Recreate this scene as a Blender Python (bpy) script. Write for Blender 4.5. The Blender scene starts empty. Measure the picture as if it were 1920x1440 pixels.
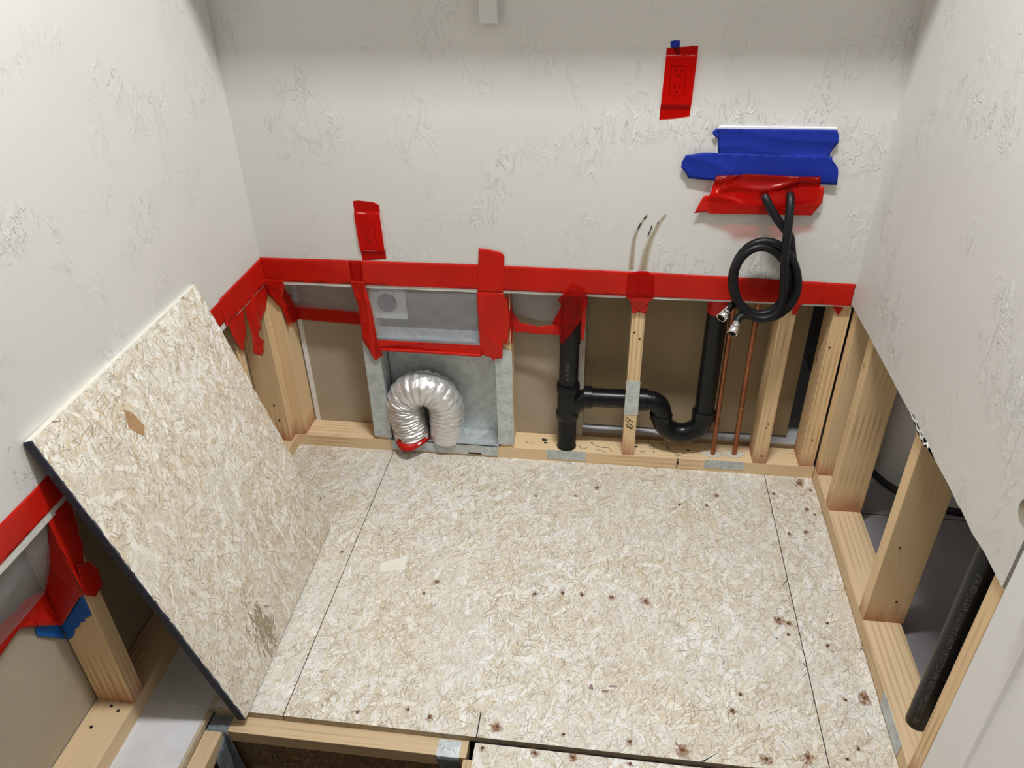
import bpy, bmesh, math, random
from mathutils import Vector, Matrix, noise
random.seed(7)
S = bpy.context.scene
COL = S.collection

# ------------------------------------------------------------------ camera, light, exposure
cam_d = bpy.data.cameras.new('camera'); cam = bpy.data.objects.new('camera', cam_d); COL.objects.link(cam)
cam_d.sensor_fit = 'HORIZONTAL'; cam_d.sensor_width = 36.0; cam_d.lens = 1448.0/1920.0*36.0
cam_d.clip_start = 0.02; cam_d.clip_end = 50
cx = Vector((0.99136762, 0.12959479, -0.01988539)); cy = Vector((0.05388206, -0.54097089, -0.83931354)); cz = Vector((-0.11952808, 0.8309968, -0.54328386))
rot = Matrix((( cx[0], -cy[0], -cz[0]), (cx[1], -cy[1], -cz[1]), (cx[2], -cy[2], -cz[2])))
cam.matrix_world = Matrix.Translation((0, -2.0, 1.612)) @ rot.to_4x4()
S.camera = cam

w = bpy.data.worlds.new('world'); S.world = w; w.use_nodes = True
w.node_tree.nodes['Background'].inputs[0].default_value = (0.9, 0.95, 1.0, 1)
w.node_tree.nodes['Background'].inputs[1].default_value = 0.02

CEIL = 3.05
LIGHT = (0.10, -0.86, CEIL-0.055)
ld = bpy.data.lights.new('ceiling_lamp_light', 'AREA'); ld.shape = 'RECTANGLE'; ld.size = 0.55; ld.size_y = 0.13
ld.energy = 84; ld.color = (0.955, 0.985, 1.0)
lo = bpy.data.objects.new('ceiling_lamp_light', ld); COL.objects.link(lo); lo.location = LIGHT
# unseen fill lamp added behind the camera to brighten faces turned toward it
ld2 = bpy.data.lights.new('hall_fill_light', 'AREA'); ld2.shape = 'RECTANGLE'; ld2.size = 0.55; ld2.size_y = 0.2
ld2.energy = 3; ld2.color = (0.955, 0.98, 1.0)
lo2 = bpy.data.objects.new('hall_fill_light', ld2); COL.objects.link(lo2); lo2.location = (-0.1, -2.7, CEIL-0.055)

S.view_settings.view_transform = 'Standard'; S.view_settings.look = 'None'
S.view_settings.gamma = 1.0; S.view_settings.use_curve_mapping = False
S.view_settings.exposure = -0.62

# ------------------------------------------------------------------ helpers
def wb(o):
    m = o.matrix_basis.copy()
    if o.parent: m = wb(o.parent) @ o.matrix_parent_inverse @ m
    return m
def attach(o, p):
    o.parent = p; o.matrix_parent_inverse = wb(p).inverted()
def tag(o, label=None, cat=None, group=None, kind=None):
    if label: o['label'] = label
    if cat: o['category'] = cat
    if group: o['group'] = group
    if kind: o['kind'] = kind
    return o
def empty(name, loc, label=None, cat=None, group=None, kind=None):
    o = bpy.data.objects.new(name, None); COL.objects.link(o); o.location = loc; o.empty_display_size = 0.05
    return tag(o, label, cat, group, kind)
def from_bm(name, bm, mat, parent=None, smooth=False, base=None):
    """world-space bmesh -> object whose origin sits at its base"""
    bmesh.ops.recalc_face_normals(bm, faces=bm.faces)
    xs = [v.co for v in bm.verts]
    if base is None:
        base = Vector(((min(v.x for v in xs)+max(v.x for v in xs))/2, (min(v.y for v in xs)+max(v.y for v in xs))/2, min(v.z for v in xs)))
    base = Vector(base)
    for v in bm.verts: v.co -= base
    me = bpy.data.meshes.new(name); bm.to_mesh(me); bm.free()
    if smooth:
        for p in me.polygons: p.use_smooth = True
    o = bpy.data.objects.new(name, me); COL.objects.link(o); o.location = base
    if mat: me.materials.append(mat)
    if parent: attach(o, parent)
    return o
def bm_box(bm, x0, x1, y0, y1, z0, z1):
    vs = [bm.verts.new((x, y, z)) for x in (x0, x1) for y in (y0, y1) for z in (z0, z1)]
    for f in ((0,1,3,2),(4,6,7,5),(0,4,5,1),(2,3,7,6),(0,2,6,4),(1,5,7,3)): bm.faces.new([vs[i] for i in f])
    return vs
def box(name, x0, x1, y0, y1, z0, z1, mat, parent=None, bevel=0.0, seg=2):
    bm = bmesh.new(); bm_box(bm, x0, x1, y0, y1, z0, z1)
    if bevel: bmesh.ops.bevel(bm, geom=list(bm.edges), offset=bevel, segments=seg, affect='EDGES', profile=0.6)
    return from_bm(name, bm, mat, parent)
def prism(name, poly, to3, depth, mat, parent=None, bevel=0):
    """2D polygon -> extruded solid; to3(u,v,d) gives a 3D point, d in 0..depth"""
    bm = bmesh.new()
    a = [bm.verts.new(to3(u, v, 0)) for u, v in poly]; b = [bm.verts.new(to3(u, v, depth)) for u, v in poly]
    bm.faces.new(a); bm.faces.new(b[::-1]); n = len(poly)
    for i in range(n): bm.faces.new((a[i], b[i], b[(i+1) % n], a[(i+1) % n]))
    if bevel: bmesh.ops.bevel(bm, geom=list(bm.edges), offset=bevel, segments=2, affect='EDGES')
    bmesh.ops.triangulate(bm, faces=[f for f in bm.faces if len(f.verts) > 4])
    return from_bm(name, bm, mat, parent)
def sheet(name, pts, nrm, mat, parent=None, amp=0.001, freq=18, maxlen=0.014, thick=0.0004, seed=0, stretch=(1,1,1), lift=0.0):
    """a thin film or tape laid over an outline of 3D points, wrinkled along nrm"""
    nrm = Vector(nrm).normalized(); bm = bmesh.new()
    f = bm.faces.new([bm.verts.new(p) for p in pts]); bmesh.ops.triangulate(bm, faces=[f])
    for _ in range(7):
        es = [e for e in bm.edges if e.calc_length() > maxlen]
        if not es: break
        bmesh.ops.subdivide_edges(bm, edges=es, cuts=1); bmesh.ops.triangulate(bm, faces=list(bm.faces))
    so = Vector((seed*3.1, seed*1.7, seed*2.3))
    for v in bm.verts:
        q = Vector((v.co.x*stretch[0], v.co.y*stretch[1], v.co.z*stretch[2]))*freq + so
        n = noise.noise(q)*0.65 + noise.noise(q*2.7)*0.35
        ridge = 1-abs(noise.noise(q*0.8 + Vector((9, 4, 2))))*2.4
        v.co += nrm*(lift + amp*(0.5+0.5*n) + amp*0.8*max(0, ridge)**3)
    o = from_bm(name, bm, mat, parent, smooth=True)
    m = o.modifiers.new('thickness', 'SOLIDIFY'); m.thickness = thick; m.offset = 0
    return o
def catmull(pts, n=10):
    P = [Vector(p) for p in pts]; P = [2*P[0]-P[1]] + P + [2*P[-1]-P[-2]]; out = []
    for i in range(1, len(P)-2):
        for k in range(n):
            t = k/n; a, b, c, d = P[i-1], P[i], P[i+1], P[i+2]
            out.append(0.5*((2*b)+(c-a)*t+(2*a-5*b+4*c-d)*t*t+(3*b-a-3*c+d)*t**3))
    out.append(P[-2]); return out
def tube_bm(bm, path, rad, seg=16, cap=True, prof=None):
    """prof(i, j, theta, s) -> radius factor"""
    P = [Vector(p) for p in path]; n = len(P); rads = rad if isinstance(rad, (list, tuple)) else [rad]*n
    T = [(P[min(i+1, n-1)]-P[max(i-1, 0)]).normalized() for i in range(n)]
    u = T[0].orthogonal().normalized(); rings = []; s = 0
    for i in range(n):
        if i: s += (P[i]-P[i-1]).length; u = (u - T[i]*u.dot(T[i])).normalized()
        v = T[i].cross(u); ring = []
        for j in range(seg):
            a = 2*math.pi*j/seg; k = prof(i, j, a, s) if prof else 1
            ring.append(bm.verts.new(P[i]+(u*math.cos(a)+v*math.sin(a))*rads[i]*k))
        rings.append(ring)
    for i in range(n-1):
        for j in range(seg): bm.faces.new((rings[i][j], rings[i][(j+1) % seg], rings[i+1][(j+1) % seg], rings[i+1][j]))
    if cap: bm.faces.new(rings[0][::-1]); bm.faces.new(rings[-1])
def tube(name, path, rad, mat, parent=None, seg=20, cap=True, prof=None):
    bm = bmesh.new(); tube_bm(bm, path, rad, seg, cap, prof); o = from_bm(name, bm, mat, parent, smooth=True)
    m = o.modifiers.new('edges', 'EDGE_SPLIT'); m.split_angle = math.radians(50); return o
def lathe(name, axis0, axis1, prof, mat, parent=None, seg=28):
    """prof: (t along axis in metres, radius) pairs"""
    a = Vector(axis0); d = (Vector(axis1)-a).normalized(); u = d.orthogonal().normalized(); v = d.cross(u); bm = bmesh.new(); rings = []
    for t, r in prof: rings.append([bm.verts.new(a+d*t+(u*math.cos(k*2*math.pi/seg)+v*math.sin(k*2*math.pi/seg))*r) for k in range(seg)])
    for i in range(len(rings)-1):
        for j in range(seg): bm.faces.new((rings[i][j], rings[i][(j+1) % seg], rings[i+1][(j+1) % seg], rings[i+1][j]))
    bm.faces.new(rings[0][::-1]); bm.faces.new(rings[-1])
    o = from_bm(name, bm, mat, parent, smooth=True); m = o.modifiers.new('edges', 'EDGE_SPLIT'); m.split_angle = math.radians(35); return o
def ribbon(name, strokes, to3, wd, mat, parent=None, th=0.0003):
    """flat pen strokes: 2D polylines swept to a width on a surface"""
    bm = bmesh.new()
    for st in strokes:
        st = [Vector((p[0], p[1], 0)) for p in st]
        st = catmull(st, 5) if len(st) > 2 else st
        L, R = [], []
        for i, p in enumerate(st):
            d = (st[min(i+1, len(st)-1)]-st[max(i-1, 0)]); d = d.normalized() if d.length > 1e-9 else Vector((1, 0, 0))
            nn = Vector((-d.y, d.x, 0))*wd/2
            L.append(bm.verts.new(to3((p+nn).x, (p+nn).y))); R.append(bm.verts.new(to3((p-nn).x, (p-nn).y)))
        for i in range(len(L)-1): bm.faces.new((L[i], L[i+1], R[i+1], R[i]))
    o = from_bm(name, bm, mat, parent); m = o.modifiers.new('ink', 'SOLIDIFY'); m.thickness = th; m.offset = 0; return o
def letters(name, text, size, mapper, mat, parent=None):
    cu = bpy.data.curves.new(name, 'FONT'); cu.body = text; cu.size = size; cu.resolution_u = 2
    t = bpy.data.objects.new(name+'_tmp', cu); COL.objects.link(t); bpy.context.view_layer.update()
    me = bpy.data.meshes.new_from_object(t.evaluated_get(bpy.context.evaluated_depsgraph_get()))
    bpy.data.objects.remove(t); bm = bmesh.new(); bm.from_mesh(me); bpy.data.meshes.remove(me)
    for v in bm.verts: v.co = Vector(mapper(v.co.x, v.co.y))
    return from_bm(name, bm, mat, parent)

# ------------------------------------------------------------------ materials
class N:
    def __init__(s, name):
        s.m = bpy.data.materials.new(name); s.m.use_nodes = True; s.t = s.m.node_tree; s.b = s.t.nodes['Principled BSDF']
        s.out = s.t.nodes['Material Output']
    def n(s, typ, **kw):
        o = s.t.nodes.new(typ)
        for k, v in kw.items():
            if k in o.inputs: s.set(o, k, v)
            else: setattr(o, k, v)
        return o
    def set(s, o, k, v):
        if isinstance(v, bpy.types.NodeSocket): s.t.links.new(v, o.inputs[k])
        else: o.inputs[k].default_value = v
    def link(s, a, b): s.t.links.new(a, b)
    def ramp(s, fac, stops, interp='LINEAR'):
        r = s.n('ShaderNodeValToRGB'); r.color_ramp.interpolation = interp
        while len(r.color_ramp.elements) < len(stops): r.color_ramp.elements.new(0.5)
        for e, (p, c) in zip(r.color_ramp.elements, stops): e.position = p; e.color = (*c, 1) if len(c) == 3 else c
        s.link(fac, r.inputs['Fac']); return r.outputs['Color']
    def mix(s, f, a, b, mode='MIX'):
        o = s.n('ShaderNodeMix', data_type='RGBA', blend_type=mode)
        for sock, v in ((o.inputs['Factor'], f), (o.inputs['A'] if False else o.inputs[6], a), (o.inputs[7], b)):
            if isinstance(v, bpy.types.NodeSocket): s.link(v, sock)
            elif isinstance(v, (int, float)): sock.default_value = v
            else: sock.default_value = (*v, 1)
        return o.outputs[2]
    def math(s, op, a, b=0.0, clamp=False):
        o = s.n('ShaderNodeMath', operation=op); o.use_clamp = clamp
        for i, v in enumerate((a, b)):
            if isinstance(v, bpy.types.NodeSocket): s.link(v, o.inputs[i])
            else: o.inputs[i].default_value = v
        return o.outputs[0]
    def coords(s, scale=(1, 1, 1), rnd=False, kind='Object'):
        tc = s.n('ShaderNodeTexCoord'); mp = s.n('ShaderNodeMapping'); mp.inputs['Scale'].default_value = scale
        src = tc.outputs[kind]
        if rnd:
            oi = s.n('ShaderNodeObjectInfo'); k = s.math('MULTIPLY', oi.outputs['Random'], 17.0)
            va = s.n('ShaderNodeVectorMath', operation='ADD'); s.link(src, va.inputs[0]); s.link(k, va.inputs[1]); src = va.outputs[0]
        s.link(src, mp.inputs['Vector']); return mp.outputs['Vector']
    def noise(s, vec, scale, detail=4, rough=0.5, dist=0.0):
        o = s.n('ShaderNodeTexNoise', Scale=scale, Detail=detail, Roughness=rough, Distortion=dist); s.link(vec, o.inputs['Vector']); return o.outputs['Fac']
    def bump(s, h, strength=0.3, dist=0.002, prev=None):
        o = s.n('ShaderNodeBump', Strength=strength, Distance=dist); s.link(h, o.inputs['Height'])
        if prev: s.link(prev, o.inputs['Normal'])
        return o.outputs['Normal']
    def base(s, c=None, rough=None, metal=None, normal=None, spec=None):
        for k, v in (('Base Color', c), ('Roughness', rough), ('Metallic', metal), ('Normal', normal), ('Specular IOR Level', spec)):
            if v is None: continue
            if isinstance(v, tuple) and len(v) == 3: v = (*v, 1)
            s.set(s.b, k, v)
        return s.m
M = {}
def plain(key, c, rough=0.5, metal=0.0, var=0.12, scale=25, bump=0.0, spec=0.5):
    q = N(key); v = q.coords(rnd=True); n = q.noise(v, scale, 5, 0.6)
    col = q.ramp(n, [(0.25, tuple(x*(1-var) for x in c)), (0.75, tuple(min(1, x*(1+var)) for x in c))])
    M[key] = q.base(col, rough, metal, q.bump(n, bump, 0.002) if bump else None, spec); return M[key]

def drywall(key, c):
    q = N(key); v = q.coords()
    mask = q.ramp(q.noise(v, 5.5, 3, 0.5), [(0.50, (0, 0, 0)), (0.66, (1, 1, 1))])
    vs = q.coords((1, 1, 0.45))
    a = q.noise(vs, 34, 4, 0.6, 0.9); ridge = q.ramp(a, [(0.50, (0, 0, 0)), (0.515, (1, 1, 1)), (0.60, (0.55, 0.55, 0.55)), (0.66, (0.1, 0.1, 0.1))])
    m1 = q.mix(1.0, ridge, mask, 'MULTIPLY')
    fine = q.noise(v, 320, 2, 0.5); broad = q.noise(v, 3.0, 2, 0.5)
    nb = q.bump(m1, 0.75, 0.0025); nb = q.bump(fine, 0.10, 0.0008, nb); nb = q.bump(broad, 0.25, 0.006, nb)
    col = q.ramp(broad, [(0.3, tuple(x*0.97 for x in c)), (0.7, tuple(min(1, x*1.02) for x in c))])
    M[key] = q.base(col, 0.48, 0, nb, 0.35); return M[key]
drywall('wall_paint', (0.69, 0.67, 0.635))
plain('gypsum', (0.80, 0.79, 0.77), 0.9, var=0.08, scale=60, bump=0.3)
plain('ceiling_paint', (0.78, 0.77, 0.75), 0.8, var=0.03)
plain('white_paint', (0.80, 0.79, 0.785), 0.35, var=0.02, scale=8)
plain('white_plastic', (0.85, 0.86, 0.86), 0.3, var=0.02)

def wood(key, axis, light=(0.80, 0.585, 0.335), dark=(0.46, 0.265, 0.115), stain=False):
    q = N(key); sc = [16, 16, 16]; sc[axis] = 0.9; v = q.coords(tuple(sc), rnd=True)
    grain = q.noise(v, 1.5, 5, 0.6, 0.9)
    wv = q.n('ShaderNodeTexWave', Scale=1.7, Distortion=5.5, Detail=2.5); wv.inputs['Detail Scale'].default_value = 0.7
    wv.wave_type = 'RINGS'; wv.rings_direction = 'XYZ'[axis]; q.link(v, wv.inputs['Vector'])
    lines = q.ramp(wv.outputs['Fac'], [(0.45, (0, 0, 0)), (0.93, (1, 1, 1))])
    strength = q.ramp(q.noise(q.coords((5, 5, 5), rnd=True), 1.0, 2), [(0.40, (0.08,)*3), (0.62, (1.0,)*3)])
    fib = q.noise(q.coords(tuple(90 if k != axis else 3 for k in range(3)), rnd=True), 1.0, 3, 0.6)
    fac = q.math('ADD', q.math('MULTIPLY', grain, 0.45), q.math('MULTIPLY', q.math('MULTIPLY', lines, strength), 0.50))
    fac = q.math('ADD', fac, q.math('MULTIPLY', q.math('SUBTRACT', fib, 0.5), 0.22))
    col = q.ramp(fac, [(0.12, light), (0.40, tuple((a*0.84+b*0.16) for a, b in zip(light, dark))), (0.85, dark)])
    sk = [9, 9, 9]; sk[axis] = 5; vk = q.coords(tuple(sk), rnd=True)
    vo = q.n('ShaderNodeTexVoronoi', Scale=1.0); q.link(vk, vo.inputs['Vector'])
    kn = q.ramp(vo.outputs['Distance'], [(0.03, (1, 1, 1)), (0.09, (0, 0, 0))])
    col = q.mix(kn, col, (0.10, 0.05, 0.02))
    big = q.noise(q.coords((3, 3, 3), rnd=True), 1.0, 3)
    col = q.mix(q.math('MULTIPLY', big, 0.35), col, tuple(min(1, a*1.12) for a in light))
    if stain:
        tc = q.n('ShaderNodeTexCoord'); sp = q.n('ShaderNodeSeparateXYZ'); q.link(tc.outputs['Object'], sp.inputs[0])
        h = q.math('ADD', sp.outputs['Z'], q.math('MULTIPLY', q.noise(q.coords((30, 30, 6), rnd=True), 1.0, 3), 0.12))
        sm = q.ramp(h, [(0.055, (0.75, 0.75, 0.75)), (0.125, (0, 0, 0))])
        col = q.mix(sm, col, (0.42, 0.13, 0.07))
    nb = q.bump(grain, 0.18, 0.001)
    M[key] = q.base(col, 0.62, 0, nb, 0.3); return M[key]
wood('stud_wood', 2, stain=True); wood('plate_wood_x', 0, (0.80, 0.60, 0.36), (0.56, 0.37, 0.19)); wood('plate_wood_y', 1, (0.72, 0.53, 0.32), (0.50, 0.33, 0.18))
wood('stud_wood_dry', 2, (0.78, 0.57, 0.32), (0.46, 0.27, 0.12))
wood('joist_wood_x', 0, (0.62, 0.46, 0.28), (0.36, 0.24, 0.13)); wood('joist_wood_y', 1, (0.60, 0.44, 0.27), (0.36, 0.24, 0.13))

def strand(key, tint, dust=(0.76, 0.755, 0.745)):
    q = N(key)
    at = q.n('ShaderNodeAttribute', attribute_name='tone'); uv = q.n('ShaderNodeUVMap'); uv.uv_map = 'UVMap'
    mp = q.n('ShaderNodeMapping'); mp.inputs['Scale'].default_value = (26, 420, 1); q.link(uv.outputs[0], mp.inputs['Vector'])
    st = q.noise(mp.outputs['Vector'], 1.0, 4, 0.6)
    sh = q.ramp(st, [(0.28, (0.84, 0.82, 0.78)), (0.58, (1.02, 1.02, 1.02))])
    c = q.mix(1.0, at.outputs['Color'], sh, 'MULTIPLY')
    v = q.coords(); big = q.noise(v, 2.6, 4, 0.6)
    pale = q.ramp(q.noise(v, 3.4, 5, 0.62, 0.6), [(0.40, (0, 0, 0)), (0.70, (0.42, 0.42, 0.42))])
    c = q.mix(pale, c, dust)
    dirt = q.ramp(big, [(0.35, (1.0, 1.0, 1.0)), (0.62, tint)])
    c = q.mix(1.0, c, dirt, 'MULTIPLY')
    M[key] = q.base(c, 0.75, 0, q.bump(st, 0.15, 0.0006), 0.2); return M[key]
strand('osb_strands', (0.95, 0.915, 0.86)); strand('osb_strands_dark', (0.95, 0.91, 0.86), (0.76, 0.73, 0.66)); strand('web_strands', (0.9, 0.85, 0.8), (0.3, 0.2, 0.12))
def osb_core(key, c1, c2):
    q = N(key); v = q.coords((1, 1, 1)); a = q.n('ShaderNodeTexVoronoi', Scale=60.0); q.link(v, a.inputs['Vector']); n = q.noise(v, 45, 5, 0.65, 1.2)
    col = q.ramp(n, [(0.3, c1), (0.7, c2)])
    M[key] = q.base(col, 0.85, 0, q.bump(n, 0.5, 0.002), 0.2); return M[key]
osb_core('osb_core', (0.40, 0.31, 0.20), (0.60, 0.50, 0.37))
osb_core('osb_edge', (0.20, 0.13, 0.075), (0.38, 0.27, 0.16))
plain('navy_edge', (0.045, 0.052, 0.075), 0.8, var=0.5, scale=90, bump=0.7)
plain('white_edge', (0.80, 0.77, 0.68), 0.8, var=0.08, scale=40, bump=0.4)
plain('brown_paper', (0.40, 0.31, 0.185), 0.85, var=0.06, scale=10); plain('tan_paper', (0.44, 0.37, 0.275), 0.85, var=0.06, scale=10)
plain('paper_edge', (0.55, 0.50, 0.42), 0.85, var=0.08)
def galv(key, c, rough=0.42, metal=0.75):
    q = N(key); v = q.coords((1, 1, 1), rnd=True); n = q.noise(v, 35, 4, 0.65)
    vo = q.n('ShaderNodeTexVoronoi', Scale=70.0); q.link(v, vo.inputs['Vector'])
    col = q.ramp(n, [(0.3, tuple(x*0.72 for x in c)), (0.55, c), (0.75, tuple(min(1, x*1.12) for x in c))])
    spk = q.ramp(q.noise(v, 160, 3, 0.7), [(0.30, (0.35, 0.35, 0.35)), (0.40, (1, 1, 1))])
    col = q.mix(1.0, col, spk, 'MULTIPLY')
    M[key] = q.base(col, q.ramp(n, [(0.3, (rough,)*3), (0.7, (rough+0.16,)*3)]), metal, q.bump(n, 0.05, 0.001)); return M[key]
galv('galvanized', (0.66, 0.70, 0.71), 0.4, 0.45); galv('galvanized_dull', (0.60, 0.645, 0.64), 0.42, 0.3); galv('hanger_steel', (0.24, 0.27, 0.29), 0.5, 0.5)

def tape(key, c, thin=0.12, rough=0.34, tint=None):
    q = N(key); v = q.coords(rnd=True); n = q.noise(v, 55, 4, 0.6, 1.0)
    col = q.ramp(q.noise(v, 9, 3), [(0.3, tuple(x*0.88 for x in c)), (0.7, tuple(min(1, x*1.06) for x in c))])
    q.base(col, rough, 0, q.bump(n, 0.12, 0.001), 0.28 if thin < 0.5 else 0.45)
    tr = q.n('ShaderNodeBsdfTransparent'); tr.inputs[0].default_value = (*(tint or c), 1)
    mx = q.n('ShaderNodeMixShader'); mx.inputs[0].default_value = thin
    q.link(q.b.outputs[0], mx.inputs[1]); q.link(tr.outputs[0], mx.inputs[2]); q.link(mx.outputs[0], q.out.inputs['Surface']); M[key] = q.m
tape('red_tape', (0.60, 0.014, 0.006), 0.10, tint=(0.85, 0.04, 0.02)); tape('red_tape_thin', (0.60, 0.016, 0.008), 0.78, 0.2, tint=(0.95, 0.09, 0.055))
tape('blue_tape', (0.007, 0.026, 0.30), 0.02, 0.75); tape('bright_blue_tape', (0.01, 0.13, 0.50), 0.02, 0.6)
def film(key):
    q = N(key); v = q.coords(rnd=True); n = q.noise(v, 14, 4, 0.6, 1.5)
    q.base((0.66, 0.665, 0.68), 0.28, 0, q.bump(n, 0.35, 0.004), 0.5)
    tr = q.n('ShaderNodeBsdfTransparent'); tr.inputs[0].default_value = (0.93, 0.94, 0.96, 1); mx = q.n('ShaderNodeMixShader')
    q.link(q.ramp(n, [(0.3, (0.86,)*3), (0.7, (0.76,)*3)]), mx.inputs[0]); q.link(q.b.outputs[0], mx.inputs[1]); q.link(tr.outputs[0], mx.inputs[2]); q.link(mx.outputs[0], q.out.inputs['Surface']); M[key] = q.m
film('plastic_film')
plain('abs_black', (0.006, 0.0065, 0.0075), 0.30, var=0.3, scale=30, spec=0.3); plain('rubber_black', (0.007, 0.0075, 0.009), 0.42, var=0.3, scale=40, bump=0.05, spec=0.3)
plain('pipe_print', (0.13, 0.13, 0.125), 0.8, var=0.3, scale=200); plain('ink', (0.012, 0.010, 0.010), 0.7, var=0.2)
plain('purple_ink', (0.30, 0.19, 0.19), 0.8, var=0.2, scale=200)
plain('chrome', (0.75, 0.74, 0.72), 0.16, 1.0, var=0.05); plain('brushed_nickel', (0.52, 0.50, 0.47), 0.32, 1.0, var=0.08)
plain('receptacle_grey', (0.025, 0.03, 0.05), 0.45, var=0.1); plain('slot_dark', (0.012, 0.010, 0.010), 0.7, var=0.1)
q = N('copper'); v = q.coords((1, 1, 1), rnd=True); n = q.noise(v, 40, 5, 0.7)
M['copper'] = q.base(q.ramp(n, [(0.3, (0.22, 0.075, 0.035)), (0.6, (0.42, 0.16, 0.08)), (0.75, (0.55, 0.25, 0.14))]), 0.42, 0.75)
q = N('foil'); v = q.coords(rnd=True); n = q.noise(v, 70, 4, 0.7, 1.5); n2 = q.noise(v, 190, 3, 0.6, 0.5)
nb = q.bump(n, 0.5, 0.003); nb = q.bump(n2, 0.3, 0.001, nb); M['foil'] = q.base((0.80, 0.79, 0.77), 0.30, 0.62, nb)
def concrete(key, c):
    q = N(key); v = q.coords(); n = q.noise(v, 5, 6, 0.65); f = q.noise(v, 90, 3, 0.6)
    col = q.ramp(n, [(0.3, tuple(x*0.82 for x in c)), (0.7, tuple(x*1.15 for x in c))])
    M[key] = q.base(col, 0.6, 0, q.bump(f, 0.1, 0.001)); return M[key]
concrete('grey_floor', (0.34, 0.315, 0.325)); concrete('pale_floor', (0.66, 0.66, 0.67)); concrete('white_floor_paint', (0.70, 0.69, 0.70))
plain('hall_floor', (0.30, 0.26, 0.22), 0.6); plain('heater_enamel', (0.62, 0.63, 0.63), 0.35, var=0.03, scale=5); plain('heater_base', (0.015, 0.015, 0.016), 0.6)
plain('foam_white', (0.74, 0.71, 0.62), 0.8, var=0.1, scale=80, bump=0.2)
q = N('rust'); tc = q.n('ShaderNodeTexCoord'); ln = q.n('ShaderNodeVectorMath', operation='LENGTH'); mp = q.n('ShaderNodeMapping'); mp.inputs['Location'].default_value = (-1, -1, 0); mp.inputs['Scale'].default_value = (2, 2, 0)
q.link(tc.outputs['Generated'], mp.inputs['Vector']); q.link(mp.outputs[0], ln.inputs[0])
nn = q.noise(q.coords(rnd=True), 2.4, 5, 0.7); r = q.math('ADD', ln.outputs['Value'], q.math('MULTIPLY', q.math('SUBTRACT', nn, 0.5), 2.6))
q.base((0.27, 0.105, 0.035), 0.9); tr = q.n('ShaderNodeBsdfTransparent'); mx = q.n('ShaderNodeMixShader'); q.link(q.ramp(r, [(0.1, (0.2,)*3), (0.75, (1,)*3)]), mx.inputs[0])
q.link(q.b.outputs[0], mx.inputs[1]); q.link(tr.outputs[0], mx.inputs[2]); q.link(mx.outputs[0], q.out.inputs['Surface']); M['rust'] = q.m
plain('rust_screw', (0.085, 0.045, 0.025), 0.7, 0.2, var=0.4, scale=300)
q = N('scorch'); tc = q.n('ShaderNodeTexCoord'); mp = q.n('ShaderNodeMapping'); mp.inputs['Location'].default_value = (-1, 0, -1); mp.inputs['Scale'].default_value = (2, 0, 2)
uvm = q.n('ShaderNodeUVMap'); uvm.uv_map = 'UVMap'; sp = q.n('ShaderNodeSeparateXYZ'); q.link(uvm.outputs[0], sp.inputs[0])
e1 = q.math('ABSOLUTE', q.math('SUBTRACT', sp.outputs['X'], 0.5)); n1 = q.noise(q.coords(), 90, 4, 0.7)
alpha = q.math('ADD', q.math('MULTIPLY', e1, 1.2), q.math('MULTIPLY', n1, 0.30)); alpha = q.math('ADD', alpha, q.math('MULTIPLY', sp.outputs['Y'], 0.15))
q.base(q.ramp(n1, [(0.35, (0.34, 0.25, 0.13)), (0.62, (0.48, 0.38, 0.23))]), 0.7); tr = q.n('ShaderNodeBsdfTransparent'); mx = q.n('ShaderNodeMixShader')
q.link(q.ramp(alpha, [(0.18, (0.25,)*3), (0.78, (1,)*3)]), mx.inputs[0]); q.link(q.b.outputs[0], mx.inputs[1]); q.link(tr.outputs[0], mx.inputs[2]); q.link(mx.outputs[0], q.out.inputs['Surface']); M['scorch'] = q.m
q = N('lamp_diffuser'); q.b.inputs['Emission Color'].default_value = (1, 0.97, 0.92, 1); q.b.inputs['Emission Strength'].default_value = 3; q.base((0.9, 0.9, 0.88), 0.4); M['lamp_diffuser'] = q.m
concrete('crawl_ground', (0.10, 0.075, 0.05))

# ------------------------------------------------------------------ setting
XL, XR, CUT = -1.03, 0.659, 0.617          # wall faces and the height the drywall was cut at
SF, SB = 0.013, 0.102                     # front and back of the back wall's studs
XLS, XRS = -1.040, 0.672                  # stud faces of the side walls
PT = 0.045                                # top of the bottom plates
TH = 0.0127
def structure(o): o['kind'] = 'structure'; return o
# back wall drywall, ragged lower edge
def cutline(a, b, n, z, amp, seed): return [(a+(b-a)*i/n, z+amp*noise.noise(Vector((i*0.9, seed, 0)))) for i in range(n+1)]
poly = cutline(XL, XR, 40, CUT, 0.002, 1.3) + [(XR, CEIL), (XL, CEIL)]
structure(prism('wall_back', poly, lambda u, v, d: (u, d, v), TH, M['wall_paint']))
poly = cutline(-5.6, TH, 80, CUT-0.001, 0.002, 4.2) + [(TH, CEIL), (-5.6, CEIL)]
structure(prism('wall_left', poly, lambda u, v, d: (XL-d, u, v), TH*0.75, M['wall_paint']))
chip = [(-0.66, 0.637), (-0.652, 0.628), (-0.645, 0.633), (-0.632, 0.622), (-0.622, 0.628), (-0.610, 0.621), (-0.60, 0.630), (-0.585, 0.626), (-0.57, 0.634), (-0.552, 0.630), (-0.54, 0.632)]
poly = [(-1.030, 0.634), (-0.95, 0.636), (-0.90, 0.630), (-0.84, 0.634), (-0.83, 0.631), (-0.78, 0.634), (-0.70, 0.633)] + chip + [(-0.45, 0.631), (-0.3, 0.630), (-0.15, 0.628), (-0.0, 0.625), (TH, 0.625), (TH, CEIL), (-1.030, CEIL)]
wr = structure(prism('wall_right', poly, lambda u, v, d: (XR+d, u, v), TH, M['wall_paint']))
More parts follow.
